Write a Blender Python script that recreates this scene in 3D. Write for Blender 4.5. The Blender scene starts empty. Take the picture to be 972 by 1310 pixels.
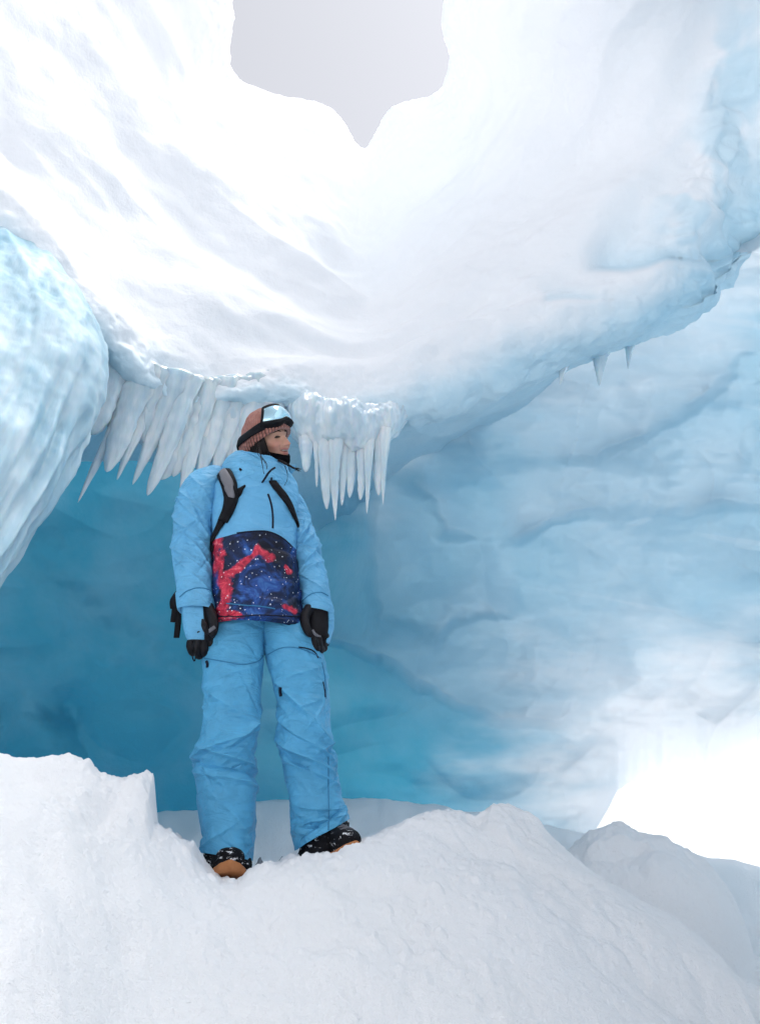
import bpy, math, random
import numpy as np
from mathutils import Vector, Matrix
from mathutils.bvhtree import BVHTree

# ------------------------------------------------------------------ camera, sky, sun, exposure
scene = bpy.context.scene
COL = scene.collection
PITCH = math.radians(24.1)
LENS = 28.0
F = LENS / 36.0 * 1310.0          # focal length in photo pixels
CX, CY = 486.0, 655.0
CP, SP = math.cos(PITCH), math.sin(PITCH)

cam_data = bpy.data.cameras.new('camera')
cam_data.lens = LENS
cam_data.sensor_width = 36.0
cam_data.sensor_fit = 'AUTO'
cam_data.clip_start = 0.05
cam_data.clip_end = 2000.0
cam = bpy.data.objects.new('camera', cam_data)
COL.objects.link(cam)
cam.location = (0, 0, 0)
cam.rotation_euler = (math.radians(90) + PITCH, 0, 0)
scene.camera = cam

SUN_ELEV, SUN_AZ = math.radians(68), math.radians(70)   # azimuth clockwise from +Y
world = bpy.data.worlds.new('World')
scene.world = world
world.use_nodes = True
wn, wl = world.node_tree.nodes, world.node_tree.links
wn.clear()
w_out = wn.new('ShaderNodeOutputWorld')
w_bg = wn.new('ShaderNodeBackground')
w_sky = wn.new('ShaderNodeTexSky')
w_sky.sky_type = 'NISHITA'
w_sky.sun_disc = False
w_sky.sun_elevation = SUN_ELEV
w_sky.sun_rotation = SUN_AZ
w_sky.air_density = 1.0
w_sky.dust_density = 1.0
w_sky.ozone_density = 1.0
w_hsv = wn.new('ShaderNodeHueSaturation')
w_hsv.inputs['Saturation'].default_value = 0.04      # thin bright cloud veil: hardly any blue
wl.new(w_sky.outputs['Color'], w_hsv.inputs['Color'])
w_tint = wn.new('ShaderNodeMix'); w_tint.data_type = 'RGBA'; w_tint.blend_type = 'MULTIPLY'
w_tint.inputs[0].default_value = 1.0
w_tint.inputs[7].default_value = (0.965, 0.98, 1.05, 1)
wl.new(w_hsv.outputs['Color'], w_tint.inputs[6])
wl.new(w_tint.outputs[2], w_bg.inputs['Color'])
w_bg.inputs['Strength'].default_value = 0.07
wl.new(w_bg.outputs['Background'], w_out.inputs['Surface'])

sun_data = bpy.data.lights.new('sun', 'SUN')
sun_data.energy = 1.5
sun_data.angle = math.radians(34)
sun_data.color = (1.0, 0.955, 0.91)
sun = bpy.data.objects.new('sun', sun_data)
COL.objects.link(sun)
sun_dir = Vector((math.sin(SUN_AZ) * math.cos(SUN_ELEV), math.cos(SUN_AZ) * math.cos(SUN_ELEV), math.sin(SUN_ELEV)))
sun.rotation_euler = (-sun_dir).to_track_quat('-Z', 'Y').to_euler()

vs = scene.view_settings
vs.view_transform = 'Standard'
vs.look = 'None'
vs.exposure = 1.52
vs.gamma = 1.0
vs.use_curve_mapping = False
scene.cycles.use_denoising = True
scene.cycles.max_bounces = 12
scene.cycles.diffuse_bounces = 6
scene.cycles.use_adaptive_sampling = True
scene.cycles.adaptive_threshold = 0.03
scene.cycles.glossy_bounces = 4
scene.cycles.transmission_bounces = 6
scene.cycles.sample_clamp_indirect = 6.0

# ------------------------------------------------------------------ helpers
def W(px, py, Y):
    """photo pixel + forward distance -> point of the place (metres)"""
    a = (px - CX) / F
    b = (CY - py) / F
    dy = CP - b * SP
    dz = SP + b * CP
    s = Y / dy
    return np.array([a * s, Y, dz * s])

def WZ(px, py, z):
    a = (px - CX) / F
    b = (CY - py) / F
    dy = CP - b * SP
    dz = SP + b * CP
    s = z / dz
    return np.array([a * s, dy * s, z])

_rng = np.random.RandomState(7)
_perm = _rng.permutation(256)
_perm = np.concatenate([_perm, _perm, _perm])
_grad = _rng.normal(size=(256, 3))
_grad /= np.linalg.norm(_grad, axis=1)[:, None]

def noise(p):
    """gradient noise, p (...,3) -> (...) about -0.7..0.7"""
    p = np.asarray(p, dtype=np.float64)
    i = np.floor(p).astype(np.int64)
    f = p - i
    i &= 255
    u = f * f * f * (f * (f * 6 - 15) + 10)
    out = 0
    for dx in (0, 1):
        for dy in (0, 1):
            for dz in (0, 1):
                h = _perm[_perm[_perm[(i[..., 0] + dx) & 255] + ((i[..., 1] + dy) & 255)] + ((i[..., 2] + dz) & 255)]
                g = _grad[h]
                d = g[..., 0] * (f[..., 0] - dx) + g[..., 1] * (f[..., 1] - dy) + g[..., 2] * (f[..., 2] - dz)
                wx = u[..., 0] if dx else 1 - u[..., 0]
                wy = u[..., 1] if dy else 1 - u[..., 1]
                wz = u[..., 2] if dz else 1 - u[..., 2]
                out = out + d * wx * wy * wz
    return out

def fbm(p, octaves=4, gain=0.5, lac=2.03):
    p = np.asarray(p, dtype=np.float64)
    a, s = 1.0, 0
    for k in range(octaves):
        s = s + a * noise(p + 17.3 * k)
        p = p * lac
        a *= gain
    return s

def billow(p, octaves=3, gain=0.5):
    p = np.asarray(p, dtype=np.float64)
    a, s = 1.0, 0
    for k in range(octaves):
        s = s + a * np.abs(noise(p + 31.7 * k))
        p = p * 2.1
        a *= gain
    return s

def sstep(a, b, x):
    t = np.clip((x - a) / (b - a), 0, 1)
    return t * t * (3 - 2 * t)

def gauss(x, s):
    return np.exp(-(x / s) ** 2)

def spline(pts, n):
    """Catmull-Rom through pts (k,d), n samples uniform in parameter"""
    pts = np.asarray(pts, dtype=float)
    k = len(pts)
    return spline_at(pts, np.linspace(0, k - 1, n))

def spline_at(pts, t):
    pts = np.asarray(pts, dtype=float)
    k = len(pts)
    ext = np.concatenate([2 * pts[:1] - pts[1:2], pts, 2 * pts[-1:] - pts[-2:-1]])
    i = np.clip(np.floor(t).astype(int), 0, k - 2)
    f = (t - i)[(...,) + (None,) * (pts.ndim - 1)]
    p0, p1, p2, p3 = ext[i], ext[i + 1], ext[i + 2], ext[i + 3]
    return 0.5 * (2 * p1 + (p2 - p0) * f + (2 * p0 - 5 * p1 + 4 * p2 - p3) * f ** 2 + (3 * p1 - p0 - 3 * p2 + p3) * f ** 3)

def mesh_from(name, verts, faces, mat=None, attrs=None, smooth=True):
    me = bpy.data.meshes.new(name)
    verts = np.asarray(verts, dtype=np.float32).reshape(-1, 3)
    if isinstance(faces, np.ndarray):
        nf, k = faces.shape
        me.vertices.add(len(verts))
        me.vertices.foreach_set('co', verts.ravel())
        me.loops.add(nf * k)
        me.loops.foreach_set('vertex_index', faces.astype(np.int32).ravel())
        me.polygons.add(nf)
        me.polygons.foreach_set('loop_start', np.arange(0, nf * k, k, dtype=np.int32))
        me.update(calc_edges=True)
    else:
        me.from_pydata([tuple(map(float, v)) for v in verts], [], [tuple(int(q) for q in f) for f in faces])
        me.update()
    me.validate()
    if smooth:
        me.polygons.foreach_set('use_smooth', np.ones(len(me.polygons), dtype=bool))
    if attrs:
        for an, av in attrs.items():
            at = me.attributes.new(an, 'FLOAT', 'POINT')
            at.data.foreach_set('value', np.asarray(av, dtype=np.float32).ravel())
    if mat is not None:
        me.materials.append(mat)
    return me

def link(name, me, parent=None):
    o = bpy.data.objects.new(name, me)
    COL.objects.link(o)
    if parent is not None:
        o.parent = parent
    return o

def tag(o, label=None, cat=None, group=None, kind=None):
    if label: o['label'] = label
    if cat: o['category'] = cat
    if group: o['group'] = group
    if kind: o['kind'] = kind
    return o

def grid_faces(nr, nc, wrap=False, flip=False):
    r = np.arange(nr - 1)[:, None]
    if wrap:
        c = np.arange(nc)[None, :]
        c2 = (c + 1) % nc
    else:
        c = np.arange(nc - 1)[None, :]
        c2 = c + 1
    a = r * nc + c
    b = r * nc + c2
    d = (r + 1) * nc + c
    e = (r + 1) * nc + c2
    q = np.stack([a, b, e, d], -1) if not flip else np.stack([a, d, e, b], -1)
    return q.reshape(-1, 4)

def grid_normals(P, wrap=False):
    if wrap:
        du = np.roll(P, -1, 1) - np.roll(P, 1, 1)
    else:
        du = np.gradient(P, axis=1)
    dv = np.gradient(P, axis=0)
    n = np.cross(du, dv)
    return n / (np.linalg.norm(n, axis=-1, keepdims=True) + 1e-12)

# ------------------------------------------------------------------ materials
def new_mat(name):
    m = bpy.data.materials.new(name)
    m.use_nodes = True
    nt = m.node_tree
    return m, nt.nodes, nt.links, nt.nodes['Principled BSDF']

def n_noise(nd, lk, scale, detail=4, rough=0.5, coord='Object', vec=None):
    n = nd.new('ShaderNodeTexNoise')
    n.inputs['Scale'].default_value = scale
    n.inputs['Detail'].default_value = detail
    n.inputs['Roughness'].default_value = rough
    if vec is None:
        tc = nd.new('ShaderNodeTexCoord')
        vec = tc.outputs[coord]
    lk.new(vec, n.inputs['Vector'])
    return n

def n_ramp(nd, lk, fac, stops):
    r = nd.new('ShaderNodeValToRGB')
    e = r.color_ramp.elements
    while len(e) > 1:
        e.remove(e[-1])
    e[0].position = stops[0][0]
    e[0].color = tuple(stops[0][1]) + (1,)
    for pos, c in stops[1:]:
        q = e.new(pos)
        q.color = tuple(c) + (1,)
    lk.new(fac, r.inputs['Fac'])
    return r

def n_mix(nd, lk, fac, a, b):
    m = nd.new('ShaderNodeMix')
    m.data_type = 'RGBA'
    for sock, v in ((m.inputs[0], fac), (m.inputs[6], a), (m.inputs[7], b)):
        if isinstance(v, (int, float)):
            sock.default_value = v
        elif isinstance(v, tuple):
            sock.default_value = v + (1,)
        else:
            lk.new(v, sock)
    return m.outputs[2]

def n_bump(nd, lk, height, strength, dist, normal=None):
    b = nd.new('ShaderNodeBump')
    b.inputs['Strength'].default_value = strength
    b.inputs['Distance'].default_value = dist
    lk.new(height, b.inputs['Height'])
    if normal is not None:
        lk.new(normal, b.inputs['Normal'])
    return b.outputs['Normal']

def n_attr(nd, name):
    a = nd.new('ShaderNodeAttribute')
    a.attribute_name = name
    return a.outputs['Fac']

SNOW = (0.87, 0.88, 0.90)

def mat_snow():
    m, nd, lk, b = new_mat('snow')
    n1 = n_noise(nd, lk, 2.2, 5, 0.55)
    c = n_ramp(nd, lk, n1.outputs['Fac'], [(0.3, (0.86, 0.87, 0.885)), (0.6, SNOW)])
    lk.new(c.outputs['Color'], b.inputs['Base Color'])
    b.inputs['Roughness'].default_value = 0.7
    b.inputs['Specular IOR Level'].default_value = 0.25
    g1 = n_noise(nd, lk, 42, 6, 0.7)
    g2 = n_noise(nd, lk, 240, 3, 0.6)
    nrm = n_bump(nd, lk, g1.outputs['Fac'], 0.55, 0.022)
    nrm = n_bump(nd, lk, g2.outputs['Fac'], 0.5, 0.006, nrm)
    lk.new(nrm, b.inputs['Normal'])
    return m

def mat_cave(name, deep, pale, rough=0.42, bumps=True, trans=0.4, tcol=(0.12, 0.50, 0.68)):
    """blue glacier ice; attribute ice: 0 snow crust .. 1 bare ice; attribute bubbles: milky ice"""
    m, nd, lk, b = new_mat(name)
    ice = n_attr(nd, 'ice')
    bub = n_attr(nd, 'bubbles')
    n1 = n_noise(nd, lk, 0.9, 6, 0.6)
    add = nd.new('ShaderNodeMath'); add.operation = 'MULTIPLY_ADD'
    lk.new(n1.outputs['Fac'], add.inputs[0]); add.inputs[1].default_value = 0.5
    lk.new(bub, add.inputs[2])
    sub = nd.new('ShaderNodeMath'); sub.operation = 'SUBTRACT'; sub.use_clamp = True
    lk.new(add.outputs[0], sub.inputs[0]); sub.inputs[1].default_value = 0.25
    icecol = n_mix(nd, lk, sub.outputs[0], deep, pale)
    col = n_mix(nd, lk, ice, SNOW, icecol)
    lk.new(col, b.inputs['Base Color'])
    rr = nd.new('ShaderNodeMapRange')
    lk.new(ice, rr.inputs['Value'])
    rr.inputs['To Min'].default_value = 0.75
    rr.inputs['To Max'].default_value = rough
    lk.new(rr.outputs['Result'], b.inputs['Roughness'])
    b.inputs['Specular IOR Level'].default_value = 0.35
    if bumps:
        g1 = n_noise(nd, lk, 9, 6, 0.6)
        g2 = n_noise(nd, lk, 50, 4, 0.6)
        nrm = n_bump(nd, lk, g1.outputs['Fac'], 0.25, 0.06)
        nrm = n_bump(nd, lk, g2.outputs['Fac'], 0.2, 0.012, nrm)
        lk.new(nrm, b.inputs['Normal'])
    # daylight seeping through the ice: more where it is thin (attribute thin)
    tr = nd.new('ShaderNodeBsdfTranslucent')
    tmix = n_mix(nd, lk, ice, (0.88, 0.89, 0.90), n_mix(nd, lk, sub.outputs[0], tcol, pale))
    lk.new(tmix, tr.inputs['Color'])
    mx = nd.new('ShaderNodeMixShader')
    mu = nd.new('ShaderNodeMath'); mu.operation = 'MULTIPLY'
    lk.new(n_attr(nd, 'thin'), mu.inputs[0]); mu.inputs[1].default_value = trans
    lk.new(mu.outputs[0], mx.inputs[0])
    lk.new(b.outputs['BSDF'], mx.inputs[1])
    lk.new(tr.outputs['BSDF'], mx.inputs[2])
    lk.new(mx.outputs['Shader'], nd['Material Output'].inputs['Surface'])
    return m

DEEP = (0.035, 0.32, 0.47)
PALE = (0.56, 0.71, 0.79)
M_SNOW = mat_snow()
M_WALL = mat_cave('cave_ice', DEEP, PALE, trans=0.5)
M_DOME = mat_cave('snow_crusted_ice', (0.36, 0.62, 0.76), (0.70, 0.82, 0.88), 0.35)

def mat_icicle(name, col, rough, sss=0.6, hi=(0.88, 0.91, 0.93), sc=14, spec=0.45, trans=0.0):
    m, nd, lk, b = new_mat(name)
    tc = nd.new('ShaderNodeTexCoord')
    mp = nd.new('ShaderNodeMapping'); mp.inputs['Scale'].default_value = (1, 1, 0.22)      # streaks along the ice
    lk.new(tc.outputs['Object'], mp.inputs['Vector'])
    n1 = n_noise(nd, lk, sc, 4, 0.55, vec=mp.outputs['Vector'])
    c = n_ramp(nd, lk, n1.outputs['Fac'], [(0.35, tuple(v * 0.9 for v in col)), (0.65, hi)])
    lk.new(c.outputs['Color'], b.inputs['Base Color'])
    b.inputs['Roughness'].default_value = rough
    b.inputs['Subsurface Weight'].default_value = sss
    b.inputs['Subsurface Radius'].default_value = (0.35, 0.7, 1.0)
    b.inputs['Subsurface Scale'].default_value = 0.06
    b.inputs['Specular IOR Level'].default_value = spec
    b.inputs['Transmission Weight'].default_value = trans
    b.inputs['IOR'].default_value = 1.31
    g = n_noise(nd, lk, 34, 3, 0.5, vec=mp.outputs['Vector'])
    lk.new(n_bump(nd, lk, g.outputs['Fac'], 0.3, 0.015), b.inputs['Normal'])
    return m

M_ICICLE = mat_icicle('icicle_ice', (0.60, 0.77, 0.87), 0.22, 0.5, (0.84, 0.90, 0.93), 12, 0.5, 0.2)
M_COLUMN = mat_icicle('column_ice', (0.34, 0.55, 0.67), 0.5, 0.4, (0.57, 0.71, 0.78), 5, 0.3)

# ------------------------------------------------------------------ snow ground (one sheet, mound in front, slope outside the cave mouth)
# crest of the near mound: photo column -> (row, forward distance)
CREST = [(-900, 900, 2.2), (-500, 905, 2.3), (-200, 925, 2.4), (-60, 938, 2.5), (0, 946, 2.52), (50, 960, 2.5), (90, 954, 2.52), (112, 966, 2.55),
         (130, 984, 2.6), (160, 986, 2.62), (184, 985, 2.64), (193, 996, 2.66), (198, 1058, 2.72), (220, 1072, 2.75), (246, 1082, 2.78),
         (256, 1096, 2.66), (270, 1110, 2.60), (286, 1122, 2.58), (306, 1127, 2.58), (320, 1113, 2.60), (345, 1106, 2.62), (376, 1099, 2.64), (392, 1094, 2.66), (410, 1097, 2.68),
         (430, 1087, 2.70), (446, 1077, 2.72), (470, 1070, 2.78), (510, 1052, 2.92), (555, 1037, 3.0), (600, 1033, 3.08), (650, 1031, 3.1), (690, 1050, 3.06),
         (730, 1090, 3.0), (780, 1126, 2.96), (860, 1172, 2.85), (930, 1222, 2.75), (1000, 1285, 2.65), (1150, 1400, 2.5), (1500, 1560, 2.3)]
_caz, _cz, _cr = [], [], []
for px_, py_, Y_ in CREST:
    q_ = W(px_, py_, Y_)
    _caz.append(math.atan2(q_[0], q_[1]))
    _cr.append(math.hypot(q_[0], q_[1]))
    _cz.append(q_[2])
_caz, _cz, _cr = map(np.array, (_caz, _cz, _cr))

def crest_at(az):
    return np.interp(az, _caz, _cz), np.interp(az, _caz, _cr)

_k = np.linspace(-1.2, 1.2, 2401)
_kz = np.interp(_k, _caz, _cz)
_w = np.exp(-(np.linspace(-3, 3, 561)) ** 2); _w /= _w.sum()
_kzs = np.convolve(np.pad(_kz, 280, mode='edge'), _w, mode='valid')      # the crest without its sharp steps
_kr = np.convolve(np.pad(np.interp(_k, _caz, _cr), 280, mode='edge'), _w, mode='valid')

def dome(X, Y, cx, cy, rx, ry, top, p=2.0):
    r2 = ((X - cx) / rx) ** 2 + ((Y - cy) / ry) ** 2
    return top - (r2 ** (p / 2)) * 0.55

def smax(a, b, k):
    h = np.clip(0.5 + 0.5 * (a - b) / k, 0, 1)
    return b * (1 - h) + a * h + k * h * (1 - h)

def ground_height(X, Y, detail=True):
    X = np.asarray(X, float); Y = np.asarray(Y, float)
    az = np.arctan2(X, Y)
    R = np.hypot(X, Y)
    P = np.stack([X, Y, np.zeros_like(X)], -1)
    wob = 0.02 * noise(P * 3.1)
    zc, rc = crest_at(az + wob * 0.6)
    rc = np.interp(az, _k, _kr)
    azw = az + 0.10 * noise(P * 1.3 + 60)
    d = R - rc
    zs = np.interp(azw, _k, _kzs)
    down = sstep(-0.02, 0.26, -d + 0.10 * noise(P * 2.2 + 33))
    zc = zc * (1 - down) + (zs - 0.02) * down
    front = -0.62 * (np.sqrt(np.minimum(d, 0) ** 2 + 0.02) - 0.1414)
    flat_top = 0.34 * sstep(-0.36, -0.22, az) * (1 - sstep(-0.04, 0.06, az))      # trodden ledge she stands on
    d = np.where(d > 0, np.maximum(d - flat_top, 0), d)
    back = -0.75 * (np.sqrt(np.maximum(d, 0) ** 2 + 0.03) - 0.1732)
    mound = zc + np.where(d < 0, front, back)
    mound = np.maximum(mound, -1.35 + 0.1 * fbm(P * 0.9, 3))
    # floor behind the mound, rising outside towards the right
    floor = -0.62 + 0.12 * fbm(P * 0.45 + 5, 3)
    out = sstep(5.0, 10, R) * sstep(0.10, 0.36, az)
    floor = floor + out * (0.35 + 0.17 * np.minimum(np.maximum(R - 8, 0), 60))
    # rear lump at the right and the low white bank deep in the cave
    c = W(800, 1064, 3.95)
    rl = np.sqrt(((X - c[0] + 0.04 * noise(P * 3 + 21)) / 0.45) ** 2 + ((Y - c[1]) / 0.5) ** 2)
    lump = c[2] + 0.055 * fbm(P * 5 + 66, 4) + 0.02 - 0.50 * (1 - np.sqrt(np.clip(1 - rl ** 2, 0, 1))) - 2.5 * np.maximum(rl - 1, 0)
    c2 = W(440, 1019, 6.6)
    bank = c2[2] - 0.20 * (np.sqrt((X - c2[0]) ** 2 * np.where(X > c2[0], 1.0, 0.55) + ((Y - c2[1]) * 1.6) ** 2 + 0.3) - 0.548)
    z = smax(mound, floor, 0.08)
    z = smax(z, lump, 0.16) - 0.01
    z = smax(z, bank, 0.05)
    if detail:
        near = 1 - sstep(3.6, 6.0, R)
        soft = fbm(P * 2.6 + 3, 3)
        z = z + 0.05 * soft
        # broken, trodden snow
        cl = billow(P * 6.5 + 11, 3) - 0.28
        patch = sstep(-0.05, 0.35, noise(P * 1.7 + 40))
        z = z + near * 0.020 * cl * (0.15 + patch)
        z = z + near * 0.014 * fbm(P * 15 + 2, 4) * (0.4 + patch)
        z = z + near * 0.006 * fbm(P * 55 + 9, 2)
        # crumbs and broken crust
        crumb = np.maximum(noise(P * 24 + 101) - 0.12, 0) * 0.055 + np.maximum(noise(P * 47 + 131) - 0.2, 0) * 0.03
        z = z + near * crumb * (0.15 + 0.85 * sstep(0.0, 0.4, noise(P * 2.3 + 140)))
        crust = noise(P * np.array([5.5, 9.0, 1]) + 150)
        z = z + near * 0.018 * (sstep(0.05, 0.10, crust) - 0.5) * sstep(0.0, 0.35, noise(P * 1.4 + 160))
        # clods along the trodden crest
        cr = np.exp(-((R - rc) / 0.22) ** 2) * sstep(0.32, 0.22, np.abs(az + 0.1))
        z = z + cr * 0.05 * np.maximum(billow(P * 13 + 77, 2) - 0.28, 0) + cr * 0.012 * fbm(P * 34 + 7, 3)
        # wind scoops and old prints in the face of the mound
        for hx, hy, hY, rx, ry, dp in ((18, 1075, 2.36, 0.16, 0.13, 0.075), (128, 1085, 2.42, 0.05, 0.13, 0.05), (128, 1190, 2.25, 0.06, 0.10, 0.045), (60, 1000, 2.46, 0.10, 0.05, 0.03), (20, 1290, 2.1, 0.10, 0.10, 0.05),
                                      (440, 1120, 2.60, 0.035, 0.03, 0.025), (610, 1078, 2.95, 0.05, 0.04, 0.03), (585, 1130, 2.8, 0.10, 0.03, 0.02), (500, 1200, 2.5, 0.12, 0.05, 0.02), (735, 1230, 2.6, 0.10, 0.04, 0.025), (880, 1280, 2.5, 0.14, 0.05, 0.03), (390, 1290, 2.3, 0.05, 0.04, 0.02)):
            h = W(hx, hy, hY)
            wx = X - h[0] + 0.05 * noise(P * 7 + 5); wy = Y - h[1] + 0.05 * noise(P * 7 + 15)
            z = z - dp * np.exp(-(wx / rx) ** 2 - (wy / ry) ** 2)
        # shallow dents
        dn = noise(P * np.array([4.2, 4.2, 1]) + 90)
        z = z - near * 0.03 * sstep(0.28, 0.5, dn)
    return z

def build_ground():
    a_in = np.radians(np.linspace(-34, 34, 620))
    a_out = np.radians(np.linspace(34, 326, 132))[1:-1]
    az = np.concatenate([a_in, a_out])
    R = np.concatenate([np.linspace(0.25, 1.6, 24)[:-1], np.linspace(1.6, 4.6, 420), np.geomspace(4.6, 900, 130)[1:]])
    A, RR = np.meshgrid(az, R)
    X, Y = RR * np.sin(A), RR * np.cos(A)
    az0 = (A + math.pi) % (2 * math.pi) - math.pi
    X, Y = RR * np.sin(az0), RR * np.cos(az0)
    Z = ground_height(X, Y)
    # behind the photographer: unseen snow bank added to block low sky light
    back = sstep(math.radians(60), math.radians(100), np.abs(az0))
    Z = Z * (1 - back) + (-1.35 + 5.0 * sstep(2.5, 6.5, RR) + 0.25 * fbm(np.stack([X, Y, 0 * X], -1) * 0.5, 2)) * back
    P = np.stack([X, Y, Z], -1)
    nr, nc = len(R), len(az)
    V = np.concatenate([P.reshape(-1, 3), [[0, 0, -1.35]]])
    f = grid_faces(nr, nc, wrap=True, flip=True)
    me = mesh_from('snow_ground', V, f, M_SNOW)
    o = link('snow_ground', me)
    tag(o, 'trodden white snow mound and snow floor of the ice cave', 'snow', kind='structure')
    return o
build_ground()

def polyline_signed(px, py, pts, smooth=0):
    """distance below(+)/above(-) style: returns (signed distance, along 0..1); sign + on the left-hand side of the direction of travel"""
    best = np.full(px.shape, 1e9); sg = np.zeros(px.shape); al = np.zeros(px.shape)
    n = len(pts) - 1
    for i in range(n):
        ax, ay = pts[i]; bx, by = pts[i + 1]
        dx, dy = bx - ax, by - ay
        L2 = dx * dx + dy * dy
        t = np.clip(((px - ax) * dx + (py - ay) * dy) / L2, 0, 1)
        ex, ey = px - ax - t * dx, py - ay - t * dy
        d = np.hypot(ex, ey)
        s = np.sign(dx * (py - ay) - dy * (px - ax))
        m = d < best
        best = np.where(m, d, best); sg = np.where(m, s, sg); al = np.where(m, (i + t) / n, al)
    return -best * sg, al


# ------------------------------------------------------------------ front dome: snow-crusted roof with the opening to the sky, ending in the icicle lip
def build_dome():
    def zY(px, py, z):
        return WZ(px, py, z)
    E = [(289, -2), (290, 92), (338, 132), (424, 153), (463, 202), (501, 157), (562, 132), (579, 88), (571, -2)]
    ztop = 7.5
    edge = [np.array([-4.5, -5, 6.8]), np.array([-2.6, 0.5, 7.3]), np.array([-1.75, 3.4, 7.5])] + [zY(a, b, ztop) for a, b in E] + \
           [np.array([1.15, 3.4, 7.5]), np.array([2.6, 0.5, 7.3]), np.array([4.5, -5, 6.8])]
    cen = np.array([-0.3, 3.0, 0])
    outer = []
    for q in edge:
        d = q - cen; d[2] = 0; d /= np.linalg.norm(d)
        outer.append(q + d * 2.4 + np.array([0, 0, -0.15]))
    rim = []
    for q in edge:
        d = q - cen; d[2] = 0; d /= np.linalg.norm(d)
        rim.append(q + d * 0.35 + np.array([0, 0, 0.28]))
    def row(vis, left, right):
        return [np.array(v, float) for v in left] + [W(*v) for v in vis] + [np.array(v, float) for v in right]
    r2 = row([(205, 0, 4.3), (245, 120, 4.9), (330, 220, 5.5), (410, 275, 5.9), (468, 300, 6.1), (530, 262, 5.95), (600, 205, 5.5), (640, 110, 4.9), (650, 0, 4.3)],
             [(-5, -5, 6.2), (-3.2, 0.5, 6.6), (-2.5, 2.9, 6.8)], [(1.8, 2.9, 6.8), (3.3, 0.5, 6.6), (5, -5, 6.2)])
    r3 = row([(90, 0, 3.8), (190, 130, 4.3), (290, 240, 4.8), (400, 340, 5.2), (475, 372, 5.4), (560, 325, 5.3), (660, 235, 5.0), (745, 130, 4.6), (770, 0, 4.0)],
             [(-5.2, -5, 5.0), (-3.6, 0.5, 5.4), (-2.8, 2.4, 5.6)], [(2.4, 2.6, 5.8), (3.9, 0.5, 5.4), (5.4, -5, 5.0)])
    r4 = row([(-60, 100, 3.3), (60, 190, 3.7), (200, 285, 4.2), (350, 380, 4.6), (475, 425, 4.8), (610, 375, 4.8), (770, 285, 4.7), (885, 160, 4.5), (930, 0, 4.0)],
             [(-5.4, -5, 3.8), (-3.9, 0.3, 4.1), (-3.2, 1.9, 4.2)], [(3.0, 2.5, 5.2), (4.4, 0.5, 4.6), (5.8, -5, 4.0)])
    r5 = row([(-60, 240, 3.2), (60, 320, 3.5), (165, 425, 3.8), (250, 486, 4.1), (370, 478, 4.3), (490, 482, 4.4), (690, 425, 4.5), (880, 330, 4.6), (985, 200, 4.6)],
             [(-5.5, -5, 2.6), (-4.1, 0.2, 2.8), (-3.4, 1.8, 3.0)], [(4.0, 2.6, 4.4), (5.0, 0.5, 3.8), (6.2, -5, 3.2)])
    r6 = row([(-60, 300, 3.25), (60, 372, 3.55), (150, 478, 3.9), (240, 524, 4.15), (360, 520, 4.32), (500, 530, 4.45), (700, 474, 4.7), (890, 398, 4.9), (1010, 300, 4.9)],
             [(-5.5, -5, 2.0), (-4.2, 0.2, 2.2), (-3.5, 1.8, 2.4)], [(4.3, 2.8, 3.9), (5.3, 0.5, 3.3), (6.4, -5, 2.6)])
    r7 = [q + np.array([0.1 * (q[0] < 0) - 0.0, 0.35, 0.10]) for q in r6]
    r8 = [q + np.array([0.0, 1.6, 0.55]) for q in r6]
    r9 = [q + np.array([0.0, 4.5, 1.0]) for q in r6]
    rows = np.array([outer, rim, edge, r2, r3, r4, r5, r6, r7, r8, r9])       # (11, 15, 3)
    ns, nt = 640, 420
    tt = np.concatenate([np.linspace(0, 2, 50)[:-1], np.linspace(2, 7.6, 320)[:-1], np.linspace(7.6, 10, 51)])
    ss = np.concatenate([np.linspace(0, 3, 50)[:-1], np.linspace(3, 11, 540)[:-1], np.linspace(11, 14, 50)])
    A = spline_at(rows, tt)                      # (nt,15,3)
    P = spline_at(np.swapaxes(A, 0, 1), ss)      # (ns,nt,3)
    P = np.swapaxes(P, 0, 1)                     # (nt,ns,3)
    N = grid_normals(P)
    # make the normals look at the camera side
    flip = np.sign(np.sum(N * (np.array([0, 2.0, 2.0]) - P), -1, keepdims=True))
    flip = np.sign(np.median(flip[120:300]))
    N = N * flip
    T, S = np.meshgrid(tt, ss, indexing='ij')
    # long drapes running round the opening
    st = np.stack([S * 0.5, T * 1.6 + 0.5 * noise(np.stack([S * 0.5, T * 0.4, 0 * S], -1)), 0 * S], -1)
    inside = sstep(2.1, 3.0, T)
    folds = fbm(st + 4, 2, 0.4)
    ridg = (0.5 - np.abs(noise(st * np.array([1.0, 1.5, 1]) + 21)) * 1.6)
    low = 1 - sstep(5.6, 6.4, T)
    D = inside * low * (0.22 * folds + 0.06 * ridg)
    lip = sstep(5.2, 6.2, T)
    D = D + 0.12 * fbm(P * 0.9, 4) * (0.4 + 0.6 * inside)
    D = D + 0.03 * fbm(P * 3.5 + 8, 4) * (0.2 + lip)
    # knobbly frost near the lip
    kn = sstep(5.5, 6.4, T) * (1 - sstep(7.8, 8.6, T))
    D = D + kn * ((0.085 + 0.03 * (S < 8)) * (billow(P * np.array([2.2, 2.2, 1.6]) + 3, 3) - 0.3) + 0.022 * fbm(P * 9, 3))
    # ledges in the wall at the far right
    rgt = sstep(8.9, 10.4, S) * sstep(4.7, 5.4, T)
    D = D + rgt * (0.30 * (billow(P * np.array([0.9, 1.2, 1.9]) + 51, 3) - 0.32))
    P = P + N * D[..., None]
    # ragged rim against the sky
    ed = gauss(T - 2.0, 0.7)
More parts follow.
